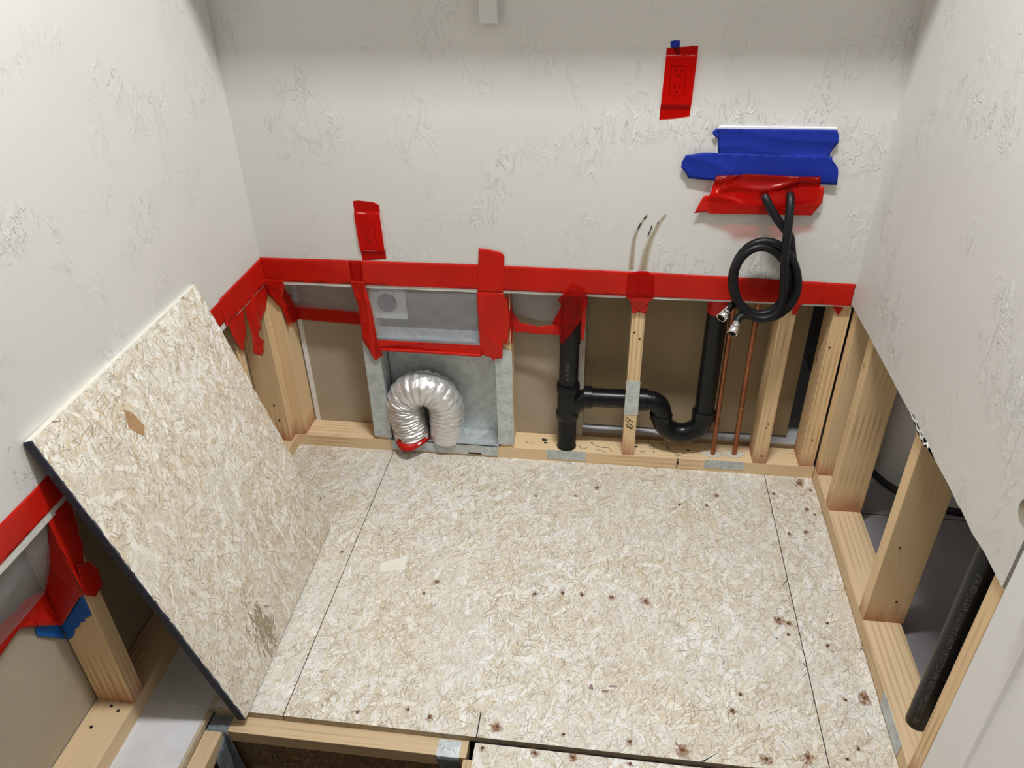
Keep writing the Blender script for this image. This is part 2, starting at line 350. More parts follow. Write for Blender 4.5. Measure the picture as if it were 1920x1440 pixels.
# torn paper and bare gypsum along the chipped edge
edge = [(u, v) for u, v in chip]
prism('torn_gypsum', [(u, v+0.001) for u, v in edge] + [(u, v+0.006+0.010*abs(noise.noise(Vector((u*60, 3, 1))))) for u, v in edge[::-1]], lambda u, v, d: (XR-0.0012+d, u, v), 0.002, M['gypsum'], wr)
structure(box('wall_front', XL-0.02, 2.6, -5.62, -5.6, -0.3, CEIL, M['wall_paint']))
structure(box('wall_hall', 1.6, 1.62, -5.6, -1.25, 0.0, CEIL, M['wall_paint']))
structure(box('wall_closet_end', 0.69, 2.6, -1.25, -1.235, 0.0, CEIL, M['wall_paint']))
structure(box('ceiling', -1.7, 2.6, -5.62, 1.6, CEIL, CEIL+0.02, M['ceiling_paint']))
# the far side of the framed walls
box_ = lambda *a, **k: structure(box(*a, **k))
box_('wall_panel_left', -1.145, -1.131, -5.6, 0.2, 0.0, CEIL, M['tan_paper'])
o = box_('wall_panel_back', -1.131, -0.068, SB+0.001, SB+0.014, 0.0, CEIL, M['tan_paper'])
box('paper_edge', -0.094, -0.0675, SB-0.0015, SB+0.001, 0.0, 0.62, M['paper_edge'], o)
box('panel_edge', -0.998, -0.984, SB-0.004, SB+0.001, 0.045, 0.62, M['gypsum'], o)
box_('wall_panel_brown', -0.068, 0.606, 0.160, 0.172, 0.054, CEIL, M['brown_paper'])
box_('wall_mechanical_back', -1.7, 2.6, 1.58, 1.6, -0.02, CEIL, M['wall_paint']); box_('wall_mechanical_right', 2.58, 2.6, -1.25, 1.6, -0.02, CEIL, M['wall_paint'])
box_('wall_mechanical_left', -1.7, -1.68, 0.2, 1.6, -0.02, CEIL, M['wall_paint']); box_('wall_mechanical_side', -1.7, -1.145, 0.19, 0.21, -0.02, CEIL, M['wall_paint'])
box_('floor_mechanical', 0.762, 2.6, -1.25, 1.6, -0.04, -0.001, M['grey_floor']); box_('floor_behind_wall', -1.7, 0.762, 0.128, 1.6, -0.04, 0.045, M['pale_floor']); box_('gap_shade_1', -1.1, 0.76, 0.1235, 0.1278, -0.02, 0.0445, M['joist_wood_x'])  # last box: brown strip standing in for the shade behind the plate
fm = bpy.data.objects['floor_mechanical']
box('tile_joint', 0.762, 1.6, -0.142, -0.139, -0.002, -0.0004, M['slot_dark'], fm)
structure(box('floor_crawlspace', -1.2, 0.76, -3.6, 0.1, -0.42, -0.40, M['crawl_ground']))

# ------------------------------------------------------------------ OSB
def osb_layer(name, u0, u1, v0, v1, mp, mat, parent, seed, tones, dens=1.0, zl=0.0006, hair=1.0):
    """thousands of overlapping wood strands pressed into one face; mp(u,v,h)->3D"""
    rng = random.Random(seed); area = (u1-u0)*(v1-v0)
    V, F, T, UV = [], [], [], []
    kinds = [(int(5200*area*dens), (0.045, 0.11), (0.009, 0.026)), (int(12000*area*dens), (0.018, 0.055), (0.002, 0.007)), (int(13500*area*dens*hair), (0.006, 0.030), (0.0005, 0.0014)), (int(1400*area*dens), (0.03, 0.085), (0.006, 0.02)), (int(2600*area*dens), (0.010, 0.032), (0.002, 0.005))]
    order = []
    for ki, (cnt, L, W) in enumerate(kinds): order += [(ki, L, W)]*cnt
    rng.shuffle(order); order.sort(key=lambda t: {0: 0, 1: 1, 3: 1, 4: 2, 2: 2}[t[0]] + rng.random()*1.3)
    n = len(order)
    for i, (ki, L, W) in enumerate(order):
        c = (rng.uniform(u0, u1), rng.uniform(v0, v1)); l = rng.uniform(*L)/2; wd = rng.uniform(*W)/2
        a = rng.gauss(1.25, 0.75) if rng.random() < 0.75 else rng.uniform(0, math.pi)
        ca, sa = math.cos(a), math.sin(a); h = zl*(0.15+0.85*i/n)
        t0, t1 = rng.uniform(-0.5, 0.9)*wd, rng.uniform(-0.5, 0.9)*wd
        bow = rng.gauss(0, 0.06)*l
        out = [(-l, -wd*rng.uniform(0.3, 1)), (-l*0.2, -wd*rng.uniform(0.8, 1.1)+bow), (l*rng.uniform(0.7, 1), -wd*rng.uniform(0.3, 1)), (l+abs(t0)*0.8, t0), (l*0.75, wd*rng.uniform(0.5, 1)), (0, wd*rng.uniform(0.85, 1.1)+bow), (-l*rng.uniform(0.8, 1), wd*rng.uniform(0.4, 1)), (-l-abs(t1)*0.8, t1)]
        if ki == 2: out = [out[0], out[2], (l, wd), (-l, wd)]
        b = len(V); ok = True; P = []
        for x, y in out:
            uu = min(max(c[0]+x*ca-y*sa, u0), u1); vv = min(max(c[1]+x*sa+y*ca, v0), v1); P.append((uu, vv))
        ar = lambda q: sum(q[t][0]*q[(t+1) % len(q)][1]-q[(t+1) % len(q)][0]*q[t][1] for t in range(len(q)))/2
        if ar(P) < 0.6*abs(ar(out)): continue                       # a sliver left over at the sheet's edge
        if ki == 0: tn = rng.choice(tones['main'])
        elif ki in (1,): tn = rng.choice(tones['main']+tones['warm'])
        elif ki == 4: tn = rng.choice(tones['main']+tones['light']+tones['warm'])
        elif ki == 3: tn = rng.choice(tones['light'])
        else: tn = rng.choice(tones['dark'])
        k = rng.uniform(0.93, 1.06)
        tn = (tn[0]*k, tn[1]*k, tn[2]*k, 1)
        for (uu, vv) in P: V.append(mp(uu, vv, h))
        F.append(tuple(range(b, b+len(P)))); T.append(tn); r1, r2 = rng.random()*40, rng.random()*40
        UV += [(x+r1, y+r2) for x, y in out]
    me = bpy.data.meshes.new(name); me.from_pydata(V, [], F); me.update()
    at = me.attributes.new('tone', 'FLOAT_COLOR', 'FACE'); at.data.foreach_set('color', [x for t in T for x in t])
    uv = me.uv_layers.new(name='UVMap'); uv.data.foreach_set('uv', [x for t in UV for x in t])
    me.materials.append(mat); o = bpy.data.objects.new(name, me); COL.objects.link(o); o['kind'] = 'stuff'
    if parent: attach(o, parent)
    return o
TF = dict(main=[(0.72, 0.67, 0.575), (0.76, 0.715, 0.63), (0.69, 0.635, 0.535), (0.78, 0.745, 0.675), (0.74, 0.70, 0.62)], warm=[(0.68, 0.59, 0.44), (0.70, 0.62, 0.48), (0.60, 0.51, 0.375)],
          light=[(0.84, 0.82, 0.775), (0.80, 0.775, 0.725), (0.86, 0.85, 0.82)], dark=[(0.27, 0.20, 0.13), (0.37, 0.29, 0.20), (0.21, 0.16, 0.12), (0.43, 0.35, 0.25), (0.35, 0.29, 0.23)])
TB = dict(main=[(0.60, 0.535, 0.42), (0.64, 0.58, 0.47), (0.57, 0.505, 0.40), (0.67, 0.62, 0.52)], warm=[(0.60, 0.47, 0.29), (0.55, 0.42, 0.25), (0.62, 0.53, 0.37)],
          light=[(0.74, 0.71, 0.64), (0.70, 0.67, 0.60)], dark=[(0.30, 0.20, 0.10), (0.40, 0.28, 0.15), (0.22, 0.16, 0.10), (0.46, 0.33, 0.18)])
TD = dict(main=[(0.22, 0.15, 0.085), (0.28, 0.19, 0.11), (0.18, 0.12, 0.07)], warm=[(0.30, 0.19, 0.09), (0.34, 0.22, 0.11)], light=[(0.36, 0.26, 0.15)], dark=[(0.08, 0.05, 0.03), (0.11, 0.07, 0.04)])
def retone(T, k, d):
    for key in T:
        if key == 'dark': continue
        T[key] = [tuple(min(0.92, (c*(1-d)+(0.3*t[0]+0.6*t[1]+0.1*t[2])*d)*k) for c in t) for t in T[key]]
retone(TB, 1.27, 0.30)
floor = empty('floor', (-0.2, -0.5, 0), kind='structure')
def osb_panel(x0, x1, y0, y1, seed, label, dens=1.0, tones=TF):
    p = box('osb_panel', x0, x1, y0, y1, -0.018, -0.0007, M['osb_core'], floor); p['label'] = label
    osb_layer('wood_strands', x0, x1, y0, y1, lambda u, v, h: (u, v, -0.0007+h), M['osb_strands'], p, seed, tones, dens, 0.0006, 0.65); return p
G = 0.0011
PM = osb_panel(-0.701+G, 0.524-G, -0.994, 0.013, 11, 'wide middle sheet of pale oriented strand board')
PL = osb_panel(-1.04, -0.701-G, -0.994, 0.013, 12, 'narrow strand board strip partly under the leaning board')
PR = osb_panel(0.524+G, 0.671, -1.62, 0.013, 13, 'narrow strand board strip with rusty screws beside the right plate')
PF = osb_panel(-0.245, 0.524-G, -1.62, -1.008, 14, 'strand board sheet in the near foreground', 0.8)
for p_, a in ((PM, (-0.701-G, -0.701+G)), (PR, (0.524-G, 0.524+G))): box('panel_joint', a[0], a[1], -0.994, 0.013, -0.017, -0.0012, M['slot_dark'], p_)
box('saw_kerf', -0.246, -0.2435, -0.994, -0.93, -0.004, 0.0002, M['slot_dark'], PM)
box('front_gap', -0.243, 0.524, -1.008, -0.994, -0.04, -0.019, M['slot_dark'], PF)
# screws and their rust
big = {(0.478, -0.579), (0.639, -0.793), (0.393, -0.972), (0.213, -0.971), (-0.202, -0.963), (0.138, -0.555), (0.483, -0.957), (0.63, -0.015)}
SCR = [(-0.196, -0.168), (-0.071, -0.154), (0.248, -0.16), (0.329, -0.156), (0.365, -0.107), (0.63, -0.015), (0.627, -0.14), (0.648, -0.162), (0.606, -0.24), (0.655, -0.048), (0.539, -0.076), (0.558, -0.252), (-0.158, -0.563), (-0.083, -0.552), (-0.03, -0.552), (0.05, -0.552), (0.138, -0.555), (-0.43, -0.549), (-0.457, -0.596), (0.478, -0.579), (0.501, -0.588), (0.601, -0.576), (0.587, -0.648), (0.495, -0.625), (0.639, -0.793), (0.596, -0.802), (-0.202, -0.963), (-0.05, -0.964), (0.098, -0.964), (0.213, -0.971), (0.393, -0.972), (0.483, -0.957), (0.566, -0.951), (0.596, -0.925), (-0.227, -1.018), (-0.11, -1.016), (-0.026, -1.017), (0.099, -1.016), (0.355, -0.816), (0.331, -0.86), (-0.415, -0.944), (-0.531, -0.965), (-0.361, -0.959), (-0.007, -0.109), (-0.73, -0.47)]
sme = None; rme = None
for i, (x, y) in enumerate(SCR):
    par = PF if y < -1.0 else PR if x > 0.524 else PL if x < -0.701 else PM
    if sme is None:
        bm = bmesh.new(); bmesh.ops.create_cone(bm, cap_ends=True, segments=10, radius1=0.0034, radius2=0.0026, depth=0.0012); sme = bpy.data.meshes.new('screw'); bm.to_mesh(sme); bm.free(); sme.materials.append(M['rust_screw'])
        bm = bmesh.new(); vs = [bm.verts.new(((1+0.25*math.sin(k*2.3))*math.cos(k*math.pi/8), (1+0.25*math.sin(k*2.3))*math.sin(k*math.pi/8), 0)) for k in range(16)]; bm.faces.new(vs); rme = bpy.data.meshes.new('rust_stain'); bm.to_mesh(rme); bm.free(); rme.materials.append(M['rust'])
    s = bpy.data.objects.new('screw', sme); COL.objects.link(s); s.location = (x, y, 0.0003); attach(s, par)
    r = bpy.data.objects.new('rust_stain', rme); COL.objects.link(r); k = 0.019 if (x, y) in big else random.uniform(0.006, 0.013); r.location = (x+random.uniform(-.002, .002), y+random.uniform(-.003, .003), 0.0002)
    r.scale = (k, k*random.uniform(0.8, 1.6), 1); r.rotation_euler.z = random.uniform(-0.6, 0.6); attach(r, par)
for pts in ([(0.0, -0.840), (0.004, -0.828), (0.009, -0.829), (0.011, -0.842)], [(0.031, -0.842), (0.040, -0.838), (0.049, -0.840), (0.043, -0.846), (0.033, -0.847)], [(0.048, -0.826), (0.066, -0.824), (0.068, -0.829), (0.050, -0.830)]): prism('purple_smudge', pts, lambda u, v, d: (u, v, 0.0001+d), 0.0003, M['purple_ink'], PM)
# pale torn flake that stands out on the middle sheet
osb = prism('pale_flake', [(-0.605, -0.50), (-0.535, -0.462), (-0.53, -0.515), (-0.598, -0.535)], lambda u, v, d: (u, v, 0.0001+d), 0.0003, M['white_edge'], PM)
# painted strip of subfloor along the left wall in front
wp = box('white_strip', -1.04, -0.884, -3.0, -0.9945, -0.018, -0.0007, M['white_floor_paint'], floor); box('white_strip', -1.035, -0.884, -0.9945, -0.42, -0.0007, 0.0004, M['white_floor_paint'], floor)
box('bare_edge', -0.8838, -0.876, -1.6, -0.9945, -0.018, -0.0012, M['osb_core'], floor)
box('hall_floor_sheet', -0.245, 0.86, -5.6, -1.622, -0.018, -0.001, M['osb_core'], floor); box('hall_floor_sheet', -1.04, 1.6, -5.6, -3.62, -0.018, -0.0005, M['hall_floor'], floor); box('hall_floor_sheet', 0.861, 1.6, -3.619, -1.25, -0.018, -0.0005, M['hall_floor'], floor)

# leaning OSB board
ux, uz = -0.228, 0.79; L = math.hypot(ux, uz); W = 0.645
V1 = Vector((ux/L, 0, uz/L)); yaw = 0.018
U1 = Vector((-math.sin(yaw), math.cos(yaw), 0)); V1 = (V1 - U1*V1.dot(U1)).normalized(); N1 = U1.cross(V1)
B0 = Vector((-0.782, -1.017, 0.0055))
def bp(u, v, h): return tuple(B0 + U1*u + V1*v + N1*h)
board = empty('osb_board', B0, 'loose strand board sheet leaning against the left wall, with a navy painted edge', 'board')
bm = bmesh.new(); vs = [bm.verts.new(bp(u, v, h)) for u in (0.002, W) for v in (0, L-0.002) for h in (-0.018, -0.0007)]
for f in ((0,1,3,2),(4,6,7,5),(0,4,5,1),(2,3,7,6),(0,2,6,4),(1,5,7,3)): bm.faces.new([vs[i] for i in f])
from_bm('sheet', bm, M['osb_core'], board)
osb_layer('wood_strands', 0.001, W, 0, L-0.001, bp, M['osb_strands_dark'], board, 21, TB, 1.0, 0.0006, 0.5)
def edge_strip(name, mat, u0, u1, v0, v1, seed, along):
    bm = bmesh.new(); n = 60; rows = []
    for i in range(n+1):
        t = i/n; j = 0.0016*noise.noise(Vector((t*30, seed, 0)))
        row = []
        for h in (-0.019, -0.010, 0.0001+j*0.8):
            if along == 'v': row.append(bm.verts.new(bp(u0-0.0012*(h > -0.018)-abs(j), v0+(v1-v0)*t, h)))
            else: row.append(bm.verts.new(bp(u0+(u1-u0)*t, v1+0.001+abs(j), h)))
        row.append(bm.verts.new(bp(u0+0.0028+j, v0+(v1-v0)*t, 0.0003) if along == 'v' else bp(u0+(u1-u0)*t, v1-0.006+j*2, 0.0003)))
        row.append(bm.verts.new(bp(u0+0.002, v0+(v1-v0)*t, -0.019) if along == 'v' else bp(u0+(u1-u0)*t, v1-0.002, -0.019)))
        rows.append(row)
    for i in range(n):
        for k in range(5): bm.faces.new((rows[i][k], rows[i+1][k], rows[i+1][(k+1) % 5], rows[i][(k+1) % 5]))
    bm.faces.new(rows[0]); bm.faces.new(rows[-1][::-1])
    return from_bm(name, bm, mat, board)
e = edge_strip('painted_edge', M['navy_edge'], 0, 0, 0.0, L-0.001, 2.2, 'v'); e['label'] = 'dark navy painted edge'
e = edge_strip('white_edge', M['white_edge'], 0.002, W, 0, L-0.002, 5.1, 'u'); e['label'] = 'white painted top edge'
for pts, mt in (([(0.205, 0.70), (0.222, 0.735), (0.236, 0.715), (0.244, 0.675), (0.226, 0.660), (0.214, 0.68)], 'warm_flake'),):
    if mt not in M: plain(mt, (0.42, 0.25, 0.12), 0.8, var=0.2, scale=120)
    prism('brown_flake', pts, lambda u, v, d: bp(u, v, 0.0006+d), 0.0004, M[mt], board)
plain('dark_scuff', (0.36, 0.29, 0.19), 0.8, var=0.3, scale=160)
# worn brown scuff low on the board: a cluster of slivers
bm = bmesh.new(); rg = random.Random(5)
for k in range(150):
    du, dv = rg.gauss(0, 0.020), rg.gauss(0, 0.034); aa = rg.gauss(1.2, 0.5); l, wd = rg.uniform(0.004, 0.013), rg.uniform(0.0012, 0.0032); h = 0.0007+0.0003*k/150
    bm.faces.new([bm.verts.new(bp(max(0.01, 0.200+du+x*math.cos(aa)-y*math.sin(aa)), max(0.002, 0.075+dv+x*math.sin(aa)+y*math.cos(aa)), h)) for x, y in ((-l, -wd*0.4), (l, -wd), (l*1.2, 0), (0, wd), (-l, wd*0.5))])
o = from_bm('brown_scuff', bm, M['dark_scuff'], board); o['kind'] = 'stuff'

# ------------------------------------------------------------------ framing
def nails(par, pts, to3, r=0.0022):
    for p in pts:
        c = Vector(to3(*p)); bm = bmesh.new(); bmesh.ops.create_uvsphere(bm, u_segments=8, v_segments=5, radius=r); bmesh.ops.translate(bm, verts=bm.verts, vec=c); from_bm('nail_hole', bm, M['slot_dark'], par)
def stud(x0, x1, y0, y1, z1, label, group='studs of the opened walls', mat='stud_wood', z0=PT):
    return tag(box('wall_stud', x0, x1, y0, y1, z0, z1, M[mat], None, 0.0022), label, 'stud')
ZT = 1.15      # studs run on up inside the walls
yb = lambda u, v: (u, SF, v)
s = stud(-1.046, -1.004, SF, SB, ZT, 'pine stud at the left end of the back wall, ragged red tape on its top', z0=PT)
s = stud(-0.750, -0.712, SF+0.002, SB, ZT, 'back wall stud along the left flange of the dryer vent box', mat='stud_wood_dry')
s = stud(-0.332, -0.291, SF+0.002, SB, ZT, 'back wall stud along the right flange of the dryer vent box', mat='stud_wood_dry')
s4 = stud(0.066, 0.105, SF, SB, ZT, 'slim back wall stud with a galvanized plate and handwritten marker figures')
box('nail_plate', 0.064, 0.1065, SF-0.0015, SF+0.0002, 0.205, 0.332, M['galvanized'], s4)
ribbon('handwriting', [[(0.0712, 0.196), (0.0818, 0.1864), (0.0936, 0.1761)], [(0.0694, 0.1855), (0.0738, 0.1807), (0.0788, 0.1784), (0.0835, 0.1822)], [(0.0753, 0.1678), (0.0808, 0.1695), (0.0887, 0.1662), (0.0947, 0.1597), (0.0947, 0.154), (0.0909, 0.1533), (0.0835, 0.1588), (0.0762, 0.1644), (0.0752, 0.1676)], [(0.0741, 0.1594), (0.0839, 0.1536), (0.0926, 0.1486)]], lambda u, v: (u, SF-0.0004, v), 0.0024, M['ink'], s4)
nails(s4, [(0.077, 0.50), (0.094, 0.48)], yb, 0.003)
s = stud(0.479, 0.522, SF, SB, ZT, 'back wall stud to the right of the two copper tubes'); nails(s, [(0.505, 0.20), (0.502, 0.186), (0.505, 0.075)], yb, 0.0026)
s = stud(0.622, 0.667, SF, SB, ZT, 'back wall corner stud with reddish stain at its split foot'); nails(s, [(0.632, 0.48), (0.645, 0.15)], yb, 0.003)
s = stud(XRS, XRS+0.089, -0.027, SF-0.001, ZT, 'corner stud of the right wall with one large dark knot')
lathe('knot', (0.728, -0.028, 0.49), (0.728, -0.02, 0.49), [(0, 0.008), (0.004, 0.009)], M['rust_screw'], s, 14)
s = stud(XRS, XRS+0.092, -0.190, -0.150, ZT, 'right wall stud standing just in front of the corner stud')
s = stud(XRS, XRS+0.098, -0.597, -0.557, ZT, 'nearest full wide-grained right wall stud, standing free on the plate'); nails(s, [(0.70, 0.30), (0.735, 0.12)], lambda u, v: (u, -0.597, v), 0.003)
s = stud(XRS-0.003, XRS+0.089, -1.024, -0.985, ZT, 'splintered stud edge at the right wall end beside the white door')
s = stud(XLS-0.089, XLS, -0.030, SF-0.002, ZT, 'left wall corner stud behind the hanging tape tails'); nails(s, [(-1.075, 0.19), (-1.068, 0.13)], lambda u, v: (u, -0.03, v), 0.0035)
s = stud(XLS-0.089, XLS, -0.232, -0.194, ZT, 'left wall stud mostly hidden behind the leaning board')
s = stud(XLS-0.089, XLS, -0.640, -0.602, ZT, 'left wall stud in the shade under the leaning board')
s = stud(XLS-0.085, XLS+0.006, -1.033, -0.993, ZT, 'left wall stud wrapped in red and blue tape near the board')
tag(box('bottom_plate', XLS, 0.672, SF, SB, -0.02, PT, M['plate_wood_x'], None, 0.0018), 'pine bottom plate along the back wall with marker squiggles', 'plate')
bpb = bpy.data.objects['bottom_plate']
tag(box('bottom_plate', XRS, XRS+0.092, -1.25, SF-0.001, -0.02, PT, M['plate_wood_y'], None, 0.0018), 'pine bottom plate along the right wall with a black pipe through it', 'plate')
bpr = bpy.data.objects['bottom_plate.001']
tag(box('bottom_plate', XLS-0.089, XLS+0.005, -2.6, SF-0.001, -0.02, PT, M['plate_wood_y'], None, 0.0018), 'pine bottom plate along the left wall under the taped stud', 'plate')
bpl = bpy.data.objects['bottom_plate.002']
nails(bpl, [(-1.10, -1.10), (-1.062, -1.055), (-1.085, -1.045)], lambda u, v: (u, v, PT), 0.004)
for st_ in [[(-0.033, 0.062), (-0.02, 0.052), (0.004, 0.043), (0.022, 0.044), (0.035, 0.024)], [(-0.075, 0.05), (-0.07, 0.035), (-0.058, 0.03), (-0.045, 0.042)], [(-0.02, 0.03), (0.0, 0.026), (0.015, 0.016)], [(0.150, 0.095), (0.165, 0.075), (0.172, 0.058), (0.162, 0.05)], [(0.125, 0.03), (0.135, 0.034), (0.142, 0.04)], [(0.192, 0.09), (0.215, 0.068), (0.236, 0.04), (0.246, 0.022), (0.262, 0.036), (0.275, 0.04)], [(0.246, 0.022), (0.250, 0.030), (0.243, 0.036)], [(-0.255, 0.052), (-0.243, 0.042), (-0.228, 0.047)], [(0.158, 0.08), (0.158, 0.05)], [(0.215, 0.085), (0.216, 0.05)]]: ribbon('marker_squiggle', [st_], lambda u, v: (u, v, PT+0.0003), 0.0017, M['ink'], bpb)
ribbon('marker_run', [[(0.246, 0.043), (0.247, 0.03), (0.245, 0.005)], [(0.243, 0.030), (0.246, 0.022), (0.250, 0.028)]], lambda u, v: (u, SF-0.0003, v), 0.003, M['ink'], bpb)
for x, y, r in ((-0.191, 0.066, 0.007), (-0.186, 0.05, 0.0045), (-0.033, 0.066, 0.0026), (0.113, 0.06, 0.004), (0.17, 0.038, 0.002), (0.281, 0.058, 0.0035)):
    prism('ink_blot', [(x+r*(1+0.3*math.sin(k*2.1))*1.5*math.cos(k*math.pi/5), y+r*(1+0.3*math.cos(k*1.7))*math.sin(k*math.pi/5)) for k in range(10)], lambda u, v, d: (u, v, PT+0.0001+d), 0.0004, M['ink'], bpb)
def nail_plate(x0, x1, y0, y1, z0, z1, label):
    o = tag(box('nail_plate', x0, x1, y0, y1, z0, z1, M['galvanized_dull']), label, 'metal plate'); return o
nail_plate(-0.178, -0.051, SF-0.0018, SF, 0.010, 0.046, 'small galvanized plate on the bottom plate below the black drain pipe')
nail_plate(0.332, 0.456, SF-0.0018, SF, 0.014, 0.046, 'small galvanized plate on the bottom plate below the copper tubes')
nail_plate(XRS-0.0018, XRS, -0.935, -0.805, 0.004, 0.047, 'galvanized plate on the right bottom plate beside the black pipe')

# floor joists at the open hatch
j = empty('floor_joist', (-0.53, -1.015, -0.25), 'wooden floor joist under the front edge of the strand board floor', 'joist')
box('flange', -0.872, -0.262, -1.036, -0.988, -0.056, -0.0185, M['joist_wood_x'], j, 0.0015)
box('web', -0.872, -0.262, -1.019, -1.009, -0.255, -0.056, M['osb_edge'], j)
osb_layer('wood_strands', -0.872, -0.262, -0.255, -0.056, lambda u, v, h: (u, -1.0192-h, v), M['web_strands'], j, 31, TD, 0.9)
box('flange', -0.872, -0.262, -1.036, -0.992, -0.292, -0.255, M['joist_wood_x'], j, 0.0015)
j2 = empty('floor_joist', (-0.86, -1.6, -0.25), 'wooden floor joist running along the white painted floor strip', 'joist')
box('flange', -0.8755, -0.834, -2.6, -1.038, -0.058, -0.0185, M['joist_wood_y'], j2, 0.0015)
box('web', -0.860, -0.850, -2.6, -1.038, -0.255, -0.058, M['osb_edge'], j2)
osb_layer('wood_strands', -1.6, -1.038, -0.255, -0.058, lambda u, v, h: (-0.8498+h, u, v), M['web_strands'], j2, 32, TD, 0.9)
j3 = empty('floor_joist', (-0.26, -1.6, -0.25), 'wooden floor joist under the left edge of the foreground sheet', 'joist')
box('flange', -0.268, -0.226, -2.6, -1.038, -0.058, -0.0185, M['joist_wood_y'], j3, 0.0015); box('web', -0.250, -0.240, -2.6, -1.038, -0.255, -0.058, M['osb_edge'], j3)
h1 = empty('joist_hanger', (-0.85, -1.02, -0.2), 'folded dark steel joist hanger by the white floor strip', 'joist hanger')
bm = bmesh.new(); bm_box(bm, -0.872, -0.822, -1.038, -0.998, -0.0184, -0.0168); from_bm('top_flange', bm, M['hanger_steel'], h1)
sheet('strap', [(-0.874, -1.0385, -0.017), (-0.822, -1.0385, -0.017), (-0.829, -1.0385, -0.06), (-0.808, -1.0385, -0.14), (-0.795, -1.0385, -0.26), (-0.834, -1.0385, -0.26), (-0.846, -1.0385, -0.10), (-0.874, -1.0385, -0.055)], (0, -1, 0), M['hanger_steel'], h1, 0.001, 10, 0.02, 0.0015)
sheet('side_seat', [(-0.832, -1.039, -0.03), (-0.832, -1.09, -0.05), (-0.832, -1.09, -0.26), (-0.832, -1.039, -0.26)], (1, 0, 0), M['hanger_steel'], h1, 0.0005, 10, 0.03, 0.0015)
nails(h1, [(-0.845, -0.033), (-0.852, -0.045), (-0.842, -0.070)], lambda u, v: (u, -1.0395, v), 0.003)
h2 = empty('joist_hanger', (-0.3, -1.02, -0.2), 'joist hanger with a bright nailed top tab by the foreground sheet', 'joist hanger')
bm = bmesh.new(); bm_box(bm, -0.330, -0.278, -1.038, -0.998, -0.0184, -0.0168); from_bm('top_flange', bm, M['galvanized'], h2)
sheet('strap', [(-0.330, -1.0375, -0.017), (-0.278, -1.0375, -0.017), (-0.274, -1.0375, -0.26), (-0.302, -1.0375, -0.26), (-0.304, -1.0375, -0.05)], (0, -1, 0), M['hanger_steel'], h2, 0.0008, 10, 0.02, 0.0015)
for x in (-0.318, -0.304, -0.290): lathe('nail_head', (x, -1.018, -0.0168), (x, -1.018, -0.01), [(0, 0.0042), (0.0015, 0.0036)], M['galvanized'], h2, 12)

# ------------------------------------------------------------------ dryer vent box and duct
dv = empty('dryer_vent_box', (-0.52, 0.05, 0.046), 'galvanized recessed dryer vent box between two studs', 'vent box')
FY = SF-0.002
prism('side_flange', [(-0.757, 0.43), (-0.706, 0.43), (-0.701, 0.058), (-0.760, 0.058)], lambda u, v, d: (u, FY-d, v), 0.0015, M['galvanized_dull'], dv)
prism('side_flange', [(-0.338, 0.43), (-0.287, 0.415), (-0.286, 0.060), (-0.340, 0.058)], lambda u, v, d: (u, FY-d, v), 0.0015, M['galvanized_dull'], dv)
box('back_sheet', -0.706, -0.338, SB-0.006, SB-0.004, 0.047, 0.44, M['galvanized_dull'], dv); box('side_sheet', -0.7115, -0.7095, FY, SB-0.004, 0.047, 0.44, M['galvanized_dull'], dv)
box('side_sheet', -0.340, -0.338, FY, SB-0.004, 0.047, 0.44, M['galvanized'], dv)
box('bottom_sheet', -0.7095, -0.340, FY-0.002, SB-0.004, 0.0465, 0.049, M['galvanized'], dv); box('front_lip', -0.704, -0.343, FY-0.002, FY-0.0005, 0.008, 0.049, M['galvanized_dull'], dv)
box('top_sheet', -0.7095, -0.340, 0.008, SB-0.004, 0.440, 0.4425, M['galvanized'], dv); box('top_lip', -0.7095, -0.340, 0.03, 0.033, 0.4425, 0.470, M['galvanized'], dv)
for x in (-0.655, -0.42): box('rust_streak', x-0.022, x+0.022, FY-0.0026, FY-0.002, 0.010, 0.0165, M['rust_screw'], dv)
duct_path = catmull([(-0.636, 0.036, 0.052), (-0.643, 0.034, 0.10), (-0.649, 0.032, 0.150), (-0.648, 0.030, 0.198), (-0.622, 0.028, 0.238), (-0.580, 0.028, 0.251), (-0.540, 0.032, 0.235), (-0.517, 0.038, 0.195), (-0.514, 0.043, 0.145), (-0.518, 0.047, 0.095), (-0.520, 0.048, 0.050)], 26)
nP = len(duct_path)
def duct_prof(i, j, a, s):
    t = i/nP; comp = 1.0 if t < 0.38 else 0.55 if t < 0.86 else 0.12
    pitch = 0.0115 if t < 0.34 else 0.0185
    q = s/pitch + a/(2*math.pi)*0.6
    r = 1 + 0.16*comp*(0.65+0.7*abs(noise.noise(Vector((math.floor(q)*3.7, math.cos(a)*1.5, math.sin(a)*1.5)))))*(abs(math.sin(math.pi*q+0.5*noise.noise(Vector((math.cos(a)*2, math.sin(a)*2, s*30)))))**0.8-0.6) + 0.10*comp*noise.noise(Vector((math.cos(a)*2.2, math.sin(a)*2.2, s*70))) + 0.035*noise.noise(Vector((math.cos(a)*5, math.sin(a)*5, s*160)))
    return r
dd = empty('dryer_duct', (-0.58, 0.04, 0.05), 'crinkled silver foil dryer duct bent into a U in the vent box', 'duct')
tube('foil_hose', duct_path, 0.0565, M['foil'], dd, 56, True, duct_prof)
bm = bmesh.new()
for k in range(25):
    a = 2*math.pi*k/24; r = 0.0615*(1+0.32*max(0, math.cos(a+math.pi*0.52))**6)
    bm.verts.new((-0.636+0.054*math.cos(a), 0.036+0.054*math.sin(a), 0.066)); bm.verts.new((-0.636+r*math.cos(a), 0.036+r*math.sin(a), 0.0505-0.006*(max(0, math.cos(a+math.pi*0.52))**8)))
bm.verts.ensure_lookup_table()
